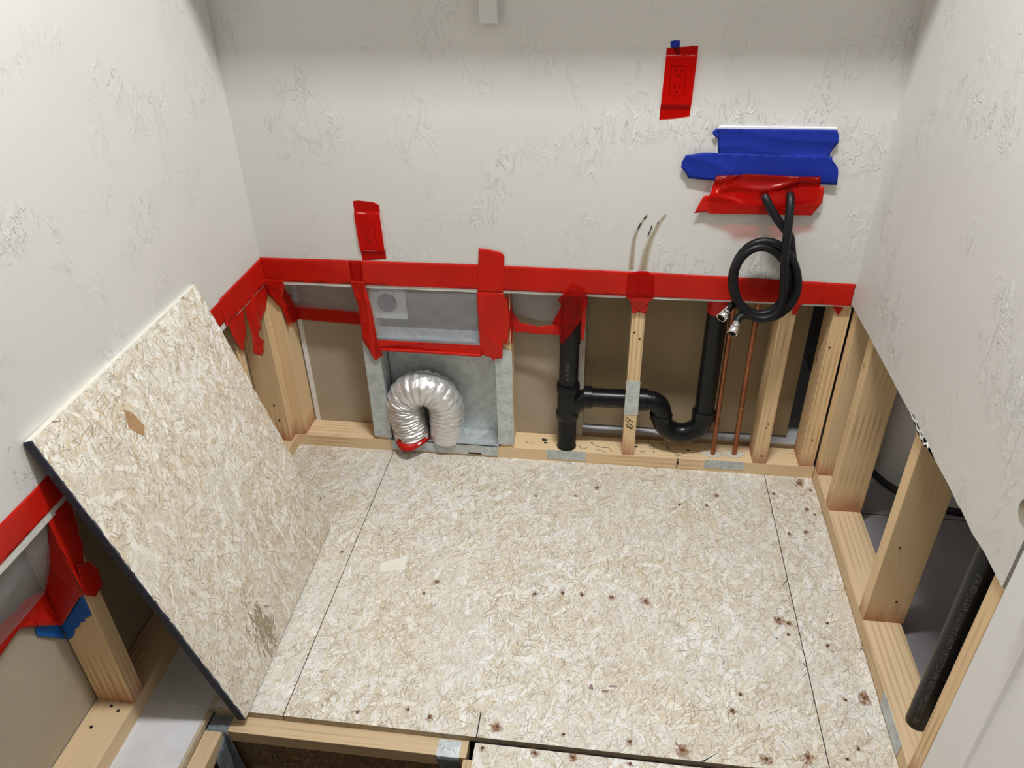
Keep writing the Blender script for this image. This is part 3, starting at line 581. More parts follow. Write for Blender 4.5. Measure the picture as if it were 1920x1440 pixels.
for k in range(24): bm.faces.new((bm.verts[2*k], bm.verts[2*k+2], bm.verts[2*k+3], bm.verts[2*k+1]))
bmesh.ops.remove_doubles(bm, verts=bm.verts, dist=1e-5)
o = from_bm('tape_collar', bm, M['red_tape'], dd, True); o['label'] = 'red tape around the left foot of the duct'; m_ = o.modifiers.new('t', 'SOLIDIFY'); m_.thickness = 0.0008
# 4-prong receptacle behind the plastic
rc = empty('dryer_receptacle', (-0.668, 0.045, 0.495), 'square white dryer receptacle plate seen through plastic film', 'outlet')
box('cover_plate', -0.725, -0.612, 0.036, 0.042, 0.496, 0.607, M['white_plastic'], rc, 0.002); box('outlet_box', -0.712, -0.62, 0.042, SB, 0.505, 0.597, M['galvanized_dull'], rc)
lathe('socket_face', (-0.671, 0.038, 0.551), (-0.671, 0.0, 0.551), [(0, 0.031), (0.004, 0.031), (0.0055, 0.029)], M['receptacle_grey'], rc, 36)
for x0, x1, z0, z1 in ((-0.690, -0.686, 0.543, 0.559), (-0.656, -0.652, 0.543, 0.559), (-0.677, -0.665, 0.531, 0.535), (-0.673, -0.669, 0.549, 0.553), (-0.675, -0.667, 0.568, 0.573)): box('slot', x0, x1, 0.0315, 0.0328, z0, z1, M['slot_dark'], rc)
for x, z in ((-0.700, 0.583), (-0.648, 0.583), (-0.698, 0.52), (-0.646, 0.52)): lathe('plate_screw', (x, 0.0365, z), (x, 0.0, z), [(0, 0.0042), (0.0016, 0.0036)], M['brushed_nickel'], rc, 12)

# ------------------------------------------------------------------ drain pipes
AB = M['abs_black']; PY = 0.050
dp = empty('drain_pipe', (-0.115, PY, PT), 'black plastic drain with tee, trap and standpipe across the back wall bays', 'pipe')
px_ = -0.116
lo_ = lathe('lower_pipe', (px_, PY-0.008, PT-0.002), (px_, PY-0.004, 0.2), [(0, 0.0305), (0.005, 0.0325), (0.010, 0.0302), (0.13, 0.0302)], AB, dp, 32)
lathe('tee_fitting', (px_, PY-0.004, 0.160), (px_+0.001, PY-0.003, 0.30), [(0, 0.035), (0.003, 0.0368), (0.024, 0.0368), (0.028, 0.0335), (0.10, 0.0335), (0.104, 0.0368), (0.126, 0.0368), (0.130, 0.035)], AB, dp, 32)
up_ = lathe('upper_pipe', (px_+0.001, PY-0.003, 0.28), (px_+0.004, PY, 0.66), [(0, 0.0302), (0.36, 0.0302)], AB, dp, 32)
lathe('pipe_ring', (px_+0.003, PY-0.001, 0.436), (px_+0.003, PY-0.001, 0.5), [(0, 0.031), (0.001, 0.0325), (0.16, 0.0325), (0.165, 0.031)], AB, dp, 32)
tube('tee_branch', catmull([(px_, PY-0.002, 0.178), (px_+0.022, PY, 0.205), (px_+0.046, PY, 0.229), (px_+0.078, PY, 0.238)], 8), [0.029+0.002*i/24 for i in range(25)], AB, dp, 28)
lathe('hub', (-0.066, PY, 0.238), (0.2, PY, 0.238), [(0, 0.0345), (0.002, 0.0362), (0.026, 0.0362), (0.028, 0.034)], AB, dp, 32)
arm = lathe('trap_arm', (-0.045, PY, 0.238), (0.2, PY, 0.2395), [(0, 0.0302), (0.20, 0.0302)], AB, dp, 32)
lathe('hub', (0.106, PY, 0.240), (0.3, PY, 0.240), [(0, 0.0345), (0.002, 0.0362), (0.028, 0.0362), (0.030, 0.033)], AB, dp, 32)
tube('trap_elbow', [(0.130, PY, 0.240)]+[(0.136+0.046*math.sin(a), PY, 0.194+0.046*math.cos(a)) for a in [k*math.pi/2/12 for k in range(13)]]+[(0.182, PY, 0.184)], 0.0312, AB, dp, 28)
lathe('union_ring', (0.182, PY, 0.192), (0.182, PY, 0.0), [(0, 0.034), (0.002, 0.0355), (0.018, 0.0355), (0.020, 0.033)], AB, dp, 32)
tube('trap_bend', [(0.182, PY, 0.190)]+[(0.2475-0.0655*math.cos(a), PY, 0.186-0.0655*math.sin(a)) for a in [k*math.pi/24 for k in range(25)]]+[(0.313, PY, 0.20)], 0.0318, AB, dp, 28)
lathe('hub', (0.313, PY, 0.182), (0.313, PY, 0.4), [(0, 0.033), (0.003, 0.0365), (0.030, 0.0365), (0.033, 0.034)], AB, dp, 32)
lathe('standpipe', (0.313, PY, 0.20), (0.312, PY, 0.7), [(0, 0.0302), (0.50, 0.0302)], AB, dp, 32)
lathe('tape_wrap', (0.3125, PY, 0.560), (0.3125, PY, 0.7), [(0, 0.0312), (0.001, 0.0318), (0.09, 0.0318)], M['red_tape'], dp, 32)['label'] = 'red tape wrapped round the standpipe top'
# printing on the drain: along the upright and, upside down, along the trap arm
letters('pipe_lettering', 'A10 325C', 0.016, lambda x, y: (px_+0.002+0.0306*math.cos(-1.45-y/0.0306), PY-0.003+0.0306*math.sin(-1.45-y/0.0306), 0.315+x), M['pipe_print'], up_)
letters('pipe_lettering', 'COEX SCH 4', 0.014, lambda x, y: (0.050-x, PY-0.0306*math.cos(0.15+y/0.0306), 0.238+0.0306*math.sin(-(0.15+y/0.0306))), M['pipe_print'], arm)
# the pipe in the right wall
rp = tag(lathe('vent_pipe', (0.722, -0.872, -0.02), (0.722, -0.872, 1.2), [(0, 0.0242), (1.2, 0.0242)], AB, None, 32), 'straight black pipe with pale print rising through the right bottom plate', 'pipe')
a0 = math.atan2(-1.125, -0.72)+0.12
letters('pipe_lettering', 'IN2 1-1/2 SCH.40 COEX ABS CELLULAR CORE DWV PIPE ASTM F-628 NSF', 0.0155, lambda x, y: (0.722+0.0246*math.cos(a0-y/0.0246), -0.872+0.0246*math.sin(a0-y/0.0246), 0.062+x*0.92), M['pipe_print'], rp)
for x, y, nm in ((0.358, 0.044, 'left'), (0.427, 0.050, 'right')):
    t = empty('copper_tube', (x, y, PT), nm+'-hand of the two thin copper supply tubes', 'pipe')
    tube('tube', [(x, y, 0.02), (x-0.002, y+0.001, 0.2), (x-0.004, y+0.002, 0.42), (x-0.004, y+0.002, 0.66)], 0.0079, M['copper'], t, 16)
    pts = [(x-0.042, y+0.004), (x-0.018, y+0.015), (x+0.012, y+0.014), (x+0.036, y+0.003), (x+0.012, y-0.017), (x-0.010, y-0.018)]
    prism('foam_collar', pts, lambda u, v, d: (u, v, PT+d), 0.003, M['foam_white'], t, 0.0008)

# ------------------------------------------------------------------ washer box and hoses
wbx = empty('washer_outlet_box', (0.38, 0, 0.89), 'white washing machine outlet box on the back wall under tape', 'outlet box')
bm = bmesh.new()
for (a, b, c, d) in ((0.244, 0.520, 1.078, 1.101), (0.244, 0.520, 0.885, 0.905), (0.244, 0.266, 0.905, 1.078), (0.498, 0.520, 0.905, 1.078)): pass
def frame(name, x0, x1, z0, z1, wd, y0, y1, mat, par):
    bm = bmesh.new(); out = [(x0, z0), (x1, z0), (x1, z1), (x0, z1)]; inn = [(x0+wd, z0+wd), (x1-wd, z0+wd), (x1-wd, z1-wd), (x0+wd, z1-wd)]
    A = [[bm.verts.new((x, y, z)) for x, z in p] for p in (out, inn) for y in (y0, y1)]
    for i in range(4):
        k = (i+1) % 4
        for p, q in ((A[0], A[2]), (A[1], A[3]), (A[0], A[1]), (A[2], A[3])): bm.faces.new((p[i], p[k], q[k], q[i]))
    bmesh.ops.recalc_face_normals(bm, faces=bm.faces); bmesh.ops.bevel(bm, geom=list(bm.edges), offset=0.0015, segments=2, affect='EDGES'); return from_bm(name, bm, mat, par)
frame('flange', 0.244, 0.524, 0.888, 1.101, 0.022, -0.006, 0.0, M['white_plastic'], wbx); box('box_back', 0.262, 0.506, 0.07, 0.074, 0.906, 1.083, M['white_plastic'], wbx)
for x in (0.262, 0.502): box('box_side', x, x+0.004, -0.002, 0.07, 0.906, 1.083, M['white_plastic'], wbx)
def wallpoly(name, pts, y, mat, label, cat='tape', group=None, amp=0.0012, freq=16, seed=0, par=None, maxlen=0.012, stretch=(1, 1, 1)):
    o = sheet(name, [(x, y, z) for x, z in pts], (0, -1, 0), mat, par, amp, freq, maxlen, 0.0004, seed, stretch)
    if label: tag(o, label, cat, group)
    return o
wallpoly('blue_tape_strip', [(0.231, 1.09), (0.239, 1.096), (0.504, 1.097), (0.524, 1.097), (0.531, 1.083), (0.533, 1.067), (0.524, 1.050), (0.519, 1.039), (0.52, 1.028), (0.252, 1.030), (0.248, 1.069), (0.237, 1.076), (0.23, 1.084)], -0.0075, M['blue_tape'], 'upper blue tape strip across the washer outlet box', amp=0.004, freq=9, seed=3, stretch=(0.35, 1, 2.2))
wallpoly('blue_tape_strip', [(0.17, 1.03), (0.215, 1.037), (0.519, 1.033), (0.525, 1.032), (0.529, 1.015), (0.543, 1.006), (0.546, 0.996), (0.55, 0.962), (0.402, 0.965), (0.243, 0.967), (0.182, 0.971), (0.176, 0.984), (0.162, 0.998), (0.162, 1.011), (0.169, 1.025)], -0.0105, M['blue_tape'], 'lower blue tape strip with a tab sticking out to the left', amp=0.004, freq=9, seed=5, stretch=(0.35, 1, 2.2))
def red_wrap():
    top = [(0.253, 0.980), (0.333, 0.986), (0.42, 0.985), (0.503, 0.984)]
    o = sheet('red_tape_sheet', [(0.250, -0.014, 0.980), (0.333, -0.014, 0.986), (0.464, -0.014, 0.983), (0.503, -0.014, 0.984), (0.506, -0.02, 0.962), (0.500, -0.030, 0.925), (0.44, -0.034, 0.915), (0.36, -0.034, 0.912), (0.232, -0.026, 0.917), (0.243, -0.018, 0.945)], (0, -1, 0.2), M['red_tape_thin'], None, 0.013, 17, 0.010, 0.0004, 8, (0.6, 1, 1.5))
    return tag(o, 'shiny crumpled red tape bulging over the lower washer box', 'tape')
red_wrap()
wallpoly('red_tape_strip', [(0.207, 0.879), (0.243, 0.883), (0.243, 0.879), (0.503, 0.881), (0.523, 0.915), (0.521, 0.957), (0.497, 0.957), (0.495, 0.935), (0.3, 0.926), (0.238, 0.929), (0.226, 0.925)], -0.012, M['red_tape'], 'flat red tape strip under the crumpled tape, below the hoses', amp=0.003, seed=9)

def hose(name, start, turns, cxz, rad, y0, y1, tail, label, r=0.0108):
    a_s, a_e = turns; n = int(abs(a_e-a_s)/9); ring = []
    for i in range(n+1):
        t = i/n; a = math.radians(a_s+(a_e-a_s)*t); wob = 1+0.035*math.sin(3.1*a+1.7*y0*40)
        ring.append((cxz[0]+rad[0]*wob*math.cos(a)-0.012*math.sin(a), y0+(y1-y0)*t+0.008*math.sin(a*0.9), cxz[1]+rad[1]*math.sin(a)))
    path = catmull(start, 6)[:-1] + [Vector(p) for p in ring] + catmull([ring[-1]]+tail, 6)[1:]
    sm = [Vector(p) for p in path]
    for _ in range(3): sm = [sm[0]]+[(sm[i-1]+2*sm[i]+sm[i+1])/4 for i in range(1, len(sm)-1)]+[sm[-1]]
    h = empty(name, (cxz[0], y0, cxz[1]-rad[1]), label, 'hose')
    tube('rubber_hose', sm, r, M['rubber_black'], h, 18)
    e, d = sm[-1], (sm[-1]-sm[-3]).normalized()
    lathe('ferrule', e-d*0.004, e+d, [(0, 0.0105), (0.002, 0.0112), (0.014, 0.0112), (0.016, 0.009)], M['chrome'], h, 24)
    b = e+d*0.012
    nut = lathe('coupling_nut', b, b+d, [(0, 0.010), (0.002, 0.0140), (0.006, 0.0148), (0.018, 0.0148), (0.020, 0.0138), (0.0202, 0.0112), (0.006, 0.0108), (0.0058, 0.004)], M['chrome'], h, 24)
    lathe('washer_seal', b+d*0.0075, b+d, [(0, 0.0105), (0.003, 0.0105), (0.0031, 0.006), (0.0005, 0.0055)], M['rubber_black'], h, 20)
    return h
hose('washer_hose', [(0.372, -0.012, 0.945), (0.381, -0.038, 0.925), (0.410, -0.050, 0.885), (0.440, -0.050, 0.850), (0.462, -0.048, 0.823)], (40, -480), (0.405, 0.717), (0.086, 0.108), -0.040, -0.076, [(0.350, -0.088, 0.618), (0.341, -0.104, 0.606)], 'coiled black washer hose leaving the box on the left')
hose('washer_hose', [(0.437, -0.012, 0.945), (0.438, -0.046, 0.925), (0.438, -0.070, 0.870), (0.440, -0.082, 0.800), (0.448, -0.086, 0.73), (0.456, -0.084, 0.675)], (-38, -500), (0.395, 0.712), (0.072, 0.099), -0.084, -0.050, [(0.330, -0.064, 0.640), (0.318, -0.078, 0.632)], 'coiled black washer hose hanging straight down from the box on the right')

# ------------------------------------------------------------------ outlets under tape
def outlet(cx_, cz_, tilt, label):
    o = empty('wall_outlet', (cx_, 0, cz_-0.057), label, 'outlet')
    def R(u, v): return (cx_+u*math.cos(tilt)-v*math.sin(tilt), cz_+u*math.sin(tilt)+v*math.cos(tilt))
    def rect(name, u0, u1, v0, v1, ya, yb_, mat):
        prism(name, [R(u0, v0), R(u1, v0), R(u1, v1), R(u0, v1)], lambda u, v, d: (u, -ya-d, v), yb_-ya, mat, o)
    rect('cover_plate', -0.035, 0.035, -0.057, 0.057, 0, 0.0045, M['white_plastic']); rect('receptacle', -0.0165, 0.0165, -0.033, 0.033, 0.0045, 0.0062, M['white_plastic'])
    rect('receptacle_gap', -0.0178, 0.0178, -0.0343, 0.0343, 0.0045, 0.0048, M['slot_dark'])
    for v in (-0.019, 0.017):
        rect('slot', -0.0085, -0.0058, v, v+0.009, 0.0061, 0.0064, M['slot_dark']); rect('slot', 0.0055, 0.0082, v+0.001, v+0.009, 0.0061, 0.0064, M['slot_dark']); rect('ground_hole', -0.0028, 0.0028, v-0.0085, v-0.0035, 0.0061, 0.0064, M['slot_dark'])
    return o
def bulged(name, pts, zlo, zhi, label, seed):
    """tape strip stretched over an outlet plate: flat ends on the wall, middle standing proud"""
    o = sheet(name, [(x, -0.0004, z) for x, z in pts], (0, -1, 0), M['red_tape_thin'], None, 0.0004, 20, 0.006, 0.0003, seed)
    b = o.location
    for v in o.data.vertices:
        z = v.co.z+b.z; k = min(1, max(0, (z-zlo)/0.006), max(0, (zhi-z)/0.006)); k = k*k*(3-2*k); v.co.y -= 0.0068*k
    return tag(o, label, 'tape')
outlet(-0.685, 0.793, 0.0, 'white wall outlet under the red tape strip above the vent box')
bulged('red_tape_strip', [(-0.722, 0.882), (-0.706, 0.884), (-0.663, 0.880), (-0.648, 0.872), (-0.646, 0.80), (-0.645, 0.712), (-0.68, 0.708), (-0.717, 0.705), (-0.720, 0.80)], 0.733, 0.853, 'upright red tape strip over an outlet, just above the red band', 21)
outlet(0.134, 1.206, 0.0, 'white wall outlet under the red tape strip left of the washer box')
bulged('red_tape_strip', [(0.102, 1.279), (0.151, 1.282), (0.163, 1.284), (0.175, 1.283), (0.173, 1.2), (0.171, 1.122), (0.134, 1.116), (0.098, 1.113), (0.100, 1.2)], 1.145, 1.266, 'upright red tape strip over an outlet, up beside the washer box', 22)
wallpoly('blue_tape_scrap', [(0.109, 1.293), (0.118, 1.295), (0.131, 1.295), (0.132, 1.282), (0.134, 1.232), (0.125, 1.267), (0.111, 1.282)], -0.0002, M['blue_tape'], 'tiny blue tape scrap poking out above the upper outlet tape', amp=0.0003, maxlen=0.008)

# ------------------------------------------------------------------ red tape bands, tails and plastic film
RT, RTT = M['red_tape'], M['red_tape_thin']
def band_pts(x0, x1):
    T = [(-1.03, 0.703, 0.627), (-0.75, 0.7045, 0.626), (-0.38, 0.7055, 0.628), (0.1, 0.7005, 0.625), (0.40, 0.694, 0.623), (0.657, 0.687, 0.622)]
    def at(x, k):
        for a, b in zip(T, T[1:]):
            if a[0]-1e-6 <= x <= b[0]+1e-6: return a[k]+(b[k]-a[k])*(x-a[0])/(b[0]-a[0])
    xs = [x0+(x1-x0)*i/16 for i in range(17)]
    return [(x, at(x, 1)) for x in xs] + [(x, at(x, 2)+0.001*noise.noise(Vector((x*20, 0, 0)))) for x in xs[::-1]]
wallpoly('red_tape_strip', band_pts(-1.03, -0.717), -0.0006, RT, 'red tape band on the back wall from the left corner to the vent box', amp=0.0012, freq=12, seed=31, stretch=(0.5, 1, 1.4))
wallpoly('red_tape_strip', band_pts(-0.758, 0.08), -0.0018, RT, 'red tape band on the back wall above vent box and drain pipe', amp=0.0009, freq=9, seed=32, stretch=(0.4, 1, 1.4))
wallpoly('red_tape_strip', band_pts(0.045, 0.657), -0.0010, RT, 'red tape band on the back wall behind the hose coil', amp=0.0009, freq=9, seed=33, stretch=(0.4, 1, 1.4))
def leftband(y0, y1, zt, zb, x, label, seed):
    n = 14; ys = [y0+(y1-y0)*i/n for i in range(n+1)]
    o = sheet('red_tape_strip', [(x, y, zt) for y in ys]+[(x, y, zb) for y in ys[::-1]], (1, 0, 0), RT, None, 0.0012, 10, 0.014, 0.0004, seed); return tag(o, label, 'tape')
leftband(0.0, -0.275, 0.702, 0.620, XL+0.0014, 'short red tape piece on the left wall at the corner', 41)
leftband(-0.24, -1.5, 0.697, 0.634, XL+0.0004, 'long red tape band on the left wall passing behind the leaning board', 42)
wallpoly('red_tape_patch', [(-0.372, 0.756), (-0.342, 0.754), (-0.312, 0.747), (-0.302, 0.739), (-0.3, 0.731), (-0.302, 0.702), (-0.307, 0.619), (-0.382, 0.618)], -0.0038, RT, 'upright red tape patch crossing the band right of the vent box film', amp=0.0008, seed=51)
o = sheet('red_tape_patch', [(-0.384, -0.003, 0.620), (-0.307, -0.003, 0.620), (-0.297, 0.002, 0.595), (-0.293, 0.004, 0.556), (-0.293, 0.005, 0.516), (-0.299, 0.006, 0.439), (-0.312, 0.004, 0.455), (-0.316, 0.006, 0.396), (-0.339, 0.006, 0.390), (-0.343, 0.006, 0.377), (-0.350, 0.006, 0.394), (-0.382, 0.004, 0.405), (-0.383, 0.002, 0.471)], (0, -1, 0), RT, None, 0.004, 16, 0.010, 0.0004, 52, (1.5, 1, 0.6)); tag(o, 'crumpled red tape down the stud right of the vent box film', 'tape')
sheet('side_fold', [(-0.296, 0.004, 0.61), (-0.2885, 0.06, 0.60), (-0.2885, 0.05, 0.50), (-0.2885, 0.03, 0.435), (-0.297, 0.006, 0.442), (-0.2925, 0.005, 0.52)], (1, 0, 0), RT, o, 0.002, 22, 0.010, 0.0004, 53)
o = sheet('red_tape_strip', [(-0.763, -0.002, 0.640), (-0.720, -0.002, 0.638), (-0.717, 0.002, 0.617), (-0.710, 0.004, 0.554), (-0.705, 0.004, 0.456), (-0.699, 0.003, 0.415), (-0.691, 0.004, 0.385), (-0.705, 0.005, 0.376), (-0.720, 0.005, 0.361), (-0.735, 0.005, 0.400), (-0.750, 0.006, 0.429), (-0.749, 0.006, 0.458), (-0.751, 0.004, 0.560)], (0, -1, 0), RT, None, 0.005, 17, 0.009, 0.0004, 55, (1.6, 1, 0.6)); tag(o, 'crumpled red tape down the stud left of the vent box film', 'tape')
o = sheet('red_tape_strip', [(-0.707, 0.001, 0.441), (-0.54, 0.002, 0.440), (-0.380, 0.001, 0.438), (-0.379, -0.004, 0.420), (-0.380, 0.002, 0.402), (-0.54, 0.003, 0.402), (-0.705, 0.002, 0.403), (-0.707, -0.004, 0.42)], (0, -1, 0), RT, None, 0.003, 8, 0.010, 0.0004, 56, (0.25, 1, 4)); tag(o, 'level red tape strip along the bottom of the vent box film', 'tape')
bm = bmesh.new(); tube_bm(bm, catmull([(-0.705, -0.003, 0.408), (-0.6, -0.005, 0.409), (-0.48, -0.004, 0.407), (-0.38, -0.003, 0.404)], 8), 0.0052, 8); from_bm('rolled_edge', bm, RT, o, True)
wallpoly('red_tape_patch', [(-0.758, 0.7055), (-0.719, 0.7045), (-0.731, 0.640), (-0.724, 0.628), (-0.755, 0.629)], -0.0034, RTT, 'small red tape patch where two bands overlap below the lower outlet', amp=0.0012, seed=57)
FM = M['plastic_film']
tag(sheet('plastic_film', [(-0.722, 0.006, 0.626), (-0.55, 0.006, 0.625), (-0.38, 0.006, 0.624), (-0.379, 0.006, 0.425), (-0.54, 0.009, 0.424), (-0.705, 0.006, 0.425)], (0, -1, 0), FM, None, 0.003, 7, 0.02, 0.0002, 61), 'clear plastic film stretched over the upper vent box bay', 'plastic sheet')
def bent(name, quad, mat, n=14, sag=0.0, amp=0.003, seed=0, freq=12):
    """film or tape spanned between two edges at different depths"""
    a, b, c, d = [Vector(p) for p in quad]; bm = bmesh.new(); g = []
    for i in range(n+1):
        row = []
        for k in range(n+1):
            u, v = k/n, i/n; p = (a*(1-u)+b*u)*(1-v)+(d*(1-u)+c*u)*v; nr = (b-a).cross(d-a).normalized()
            if nr.y > 0: nr = -nr
            p = p + nr*(-sag*math.sin(math.pi*v) + amp*noise.noise(p*freq+Vector((seed, 0, seed)))*math.sin(math.pi*u)); row.append(bm.verts.new(p))
        g.append(row)
    for i in range(n):
        for k in range(n): bm.faces.new((g[i][k], g[i][k+1], g[i+1][k+1], g[i+1][k]))
    o = from_bm(name, bm, mat, None, True); m = o.modifiers.new('t', 'SOLIDIFY'); m.thickness = 0.0003; return o
tag(bent('plastic_film', [(-1.0, 0.0135, 0.619), (-0.752, 0.0135, 0.618), (-0.755, 0.098, 0.475), (-1.0, 0.098, 0.490)], FM, sag=0.006, seed=2), 'clear plastic film sloping back in the far left bay of the back wall', 'plastic sheet')
tag(sheet('red_tape_strip', [(-1.0, 0.0985, 0.505), (-0.885, 0.0985, 0.496), (-0.752, 0.0985, 0.487), (-0.752, 0.0985, 0.434), (-0.893, 0.0985, 0.440), (-1.0, 0.0985, 0.446)], (0, -1, 0), RT, None, 0.001, 15, 0.012, 0.0004, 63), 'shaded red tape strip on the panel in the far left bay', 'tape')
# tape at the left corner
o = tag(sheet('red_tape_piece', [(-1.035, -0.003, 0.635), (-0.970, -0.003, 0.635), (-0.972, 0.004, 0.612), (-0.997, 0.009, 0.600), (-0.999, 0.010, 0.530), (-1.030, 0.010, 0.572), (-1.040, 0.009, 0.60)], (0, -1, 0), RT, None, 0.004, 18, 0.008, 0.0004, 65), 'creased red tape folded round the left end stud into the bay', 'tape')
sheet('side_fold', [(-1.0015, y, z) for y, z in [(0.007, 0.620), (0.007, 0.535), (0.022, 0.455), (0.036, 0.470), (0.060, 0.450), (0.098, 0.447), (0.098, 0.512), (0.06, 0.565), (0.03, 0.62)]], (1, -0.2, 0), RT, o, 0.008, 18, 0.008, 0.0004, 68)
tag(sheet('red_tape_tail', [(XLS+0.002, y, z) for y, z in [(0.008, 0.63), (0.006, 0.573), (-0.025, 0.545), (-0.079, 0.529), (-0.116, 0.507), (-0.089, 0.47), (-0.104, 0.438), (-0.125, 0.437), (-0.160, 0.465), (-0.154, 0.533), (-0.151, 0.576), (-0.155, 0.63), (-0.08, 0.63)]], (1, 0.1, 0), RT, None, 0.010, 13, 0.009, 0.0004, 66, (1, 1, 0.5)), 'longest torn red tape tail hanging at the left corner', 'tape')
tag(sheet('red_tape_tail', [(XLS+0.003, y, z) for y, z in [(-0.158, 0.63), (-0.162, 0.606), (-0.174, 0.546), (-0.212, 0.500), (-0.25, 0.56), (-0.262, 0.63)]], (1, 0.1, 0), RT, None, 0.010, 14, 0.009, 0.0004, 67, (1, 1, 0.5)), 'short pointed red tape tail beside the top of the leaning board', 'tape')
# third bay and the drain
tag(bent('plastic_film', [(-0.290, 0.0135, 0.619), (-0.125, 0.0135, 0.617), (-0.140, 0.04, 0.505), (-0.290, 0.05, 0.525)], FM, sag=0.008, seed=5, amp=0.008), 'crumpled clear plastic film between the vent box and the drain', 'plastic sheet')
tag(sheet('red_tape_strip', [(-0.290, 0.04, 0.545), (-0.265, 0.04, 0.503), (-0.208, 0.04, 0.493), (-0.147, 0.02, 0.512), (-0.137, 0.018, 0.478), (-0.216, 0.04, 0.466), (-0.281, 0.04, 0.469), (-0.290, 0.04, 0.500)], (0, -1, 0), RT, None, 0.004, 17, 0.009, 0.0004, 71), 'sagging red tape strip under the film left of the drain', 'tape')
o = tag(sheet('red_tape_piece', [(-0.110, -0.006, 0.652), (-0.090, -0.006, 0.649), (-0.074, -0.006, 0.639), (-0.062, -0.004, 0.615), (-0.063, 0.002, 0.590), (-0.078, 0.006, 0.57), (-0.082, 0.006, 0.536), (-0.105, 0.005, 0.495), (-0.136, 0.006, 0.452), (-0.146, 0.004, 0.502), (-0.164, 0.003, 0.527), (-0.136, 0.002, 0.590), (-0.148, -0.004, 0.606), (-0.131, -0.006, 0.628)], (0, -1, 0), RTT, None, 0.008, 20, 0.007, 0.0004, 72), 'crumpled red tape wrapped over the top of the drain pipe', 'tape')
sheet('loose_end', [(-0.081, 0.03, 0.60), (-0.066, 0.03, 0.59), (-0.068, 0.035, 0.50), (-0.072, 0.035, 0.450), (-0.080, 0.035, 0.46)], (0, -1, 0), RT, o, 0.003, 20, 0.008, 0.0004, 73)
o = tag(wallpoly('red_tape_patch', [(0.046, 0.695), (0.079, 0.705), (0.101, 0.704), (0.119, 0.688), (0.123, 0.622), (0.046, 0.618)], -0.0035, RTT, 'small red tape patch on the band above the marked stud', amp=0.002, seed=74))
sheet('tucked_end', [(0.048, -0.003, 0.622), (0.122, -0.003, 0.622), (0.111, 0.004, 0.605), (0.108, 0.009, 0.590), (0.106, 0.009, 0.566), (0.085, 0.009, 0.572), (0.067, 0.009, 0.565), (0.063, 0.009, 0.590), (0.058, 0.004, 0.607)], (0, -1, 0), RT, o, 0.003, 25, 0.007, 0.0004, 75)
tag(sheet('red_tape_scrap', [(0.500, -0.002, 0.63), (0.530, -0.002, 0.624), (0.524, 0.006, 0.605), (0.521, 0.009, 0.585), (0.510, 0.009, 0.581), (0.506, 0.009, 0.603)], (0, -1, 0), RT, None, 0.002, 25, 0.006, 0.0004, 76), 'small red tape end curled onto the stud under the hose coil', 'tape')
tag(sheet('red_tape_scrap', [(0.603, 0.010, 0.624), (0.645, 0.010, 0.624), (0.634, 0.012, 0.583)], (0, -1, 0), RT, None, 0.002, 25, 0.006, 0.0004, 77), 'tiny red tape corner hanging at the right end of the band', 'tape')
# left wall bay near the camera
o = tag(sheet('red_tape_piece', [(x, -1.038, z) for x, z in [(-1.031, 0.620), (-1.031, 0.412), (-1.040, 0.408), (-1.114, 0.312), (-1.110, 0.353), (-1.113, 0.425), (-1.077, 0.505), (-1.042, 0.585)]], (0, -1, 0), RT, None, 0.004, 13, 0.012, 0.0004, 81, (1.6, 1, 0.6)), 'long red tape piece hanging down the left wall stud', 'tape')
sheet('side_fold', [(-1.0325, y, z) for y, z in [(-1.040, 0.621), (-0.97, 0.621), (-0.99, 0.507), (-1.01, 0.468), (-1.039, 0.412)]], (1, 0, 0), RT, o, 0.003, 13, 0.012, 0.0004, 86)
tag(sheet('red_tape_flap', [(-1.030, -1.030, 0.493), (-1.030, -0.992, 0.463), (-1.028, -0.982, 0.430), (-1.030, -0.990, 0.392), (-1.031, -1.015, 0.383), (-1.032, -1.036, 0.410)], (1, 0, 0), RT, None, 0.005, 16, 0.009, 0.0004, 82), 'rounded red tape flap on the edge of the left wall stud', 'tape')
tag(sheet('red_tape_strip', [(-1.119, -1.036, 0.419), (-1.117, -1.036, 0.310), (-1.122, -1.082, 0.358), (-1.122, -1.084, 0.384), (-1.124, -1.119, 0.395), (-1.126, -1.30, 0.375), (-1.126, -1.30, 0.43), (-1.124, -1.156, 0.442), (-1.122, -1.081, 0.438)], (1, 0, 0), RT, None, 0.004, 14, 0.012, 0.0004, 83), 'red tape strip on the panel below the film at the left edge', 'tape')
tag(sheet('blue_tape_strip', [(-1.1285, -1.082, 0.366), (-1.126, -1.036, 0.312), (-1.126, -1.036, 0.262), (-1.1285, -1.089, 0.336)], (1, 0, 0), M['bright_blue_tape'], None, 0.001, 14, 0.012, 0.0004, 84), 'bright blue tape end on the panel beside the left wall stud', 'tape')
tag(sheet('blue_tape_strip', [(-1.122, -1.0345, 0.305), (-1.036, -1.0345, 0.412), (-1.036, -1.0345, 0.35), (-1.046, -1.0345, 0.341), (-1.056, -1.0345, 0.337), (-1.060, -1.0345, 0.325), (-1.072, -1.0345, 0.321), (-1.078, -1.0345, 0.308), (-1.092, -1.0345, 0.298), (-1.098, -1.0345, 0.284), (-1.108, -1.0345, 0.268), (-1.122, -1.0345, 0.258)], (0, -1, 0), M['bright_blue_tape'], None, 0.001, 14, 0.012, 0.0004, 85), 'bright blue tape strip with a saw-toothed end on the left wall stud', 'tape')
tag(bent('plastic_film', [(XL-0.008, -1.6, 0.613), (XL-0.008, -1.04, 0.613), (-1.112, -1.045, 0.415), (-1.124, -1.6, 0.42)], FM, sag=0.01, seed=9, amp=0.008), 'clear plastic film sloping into the left wall bay at the picture edge', 'plastic sheet')

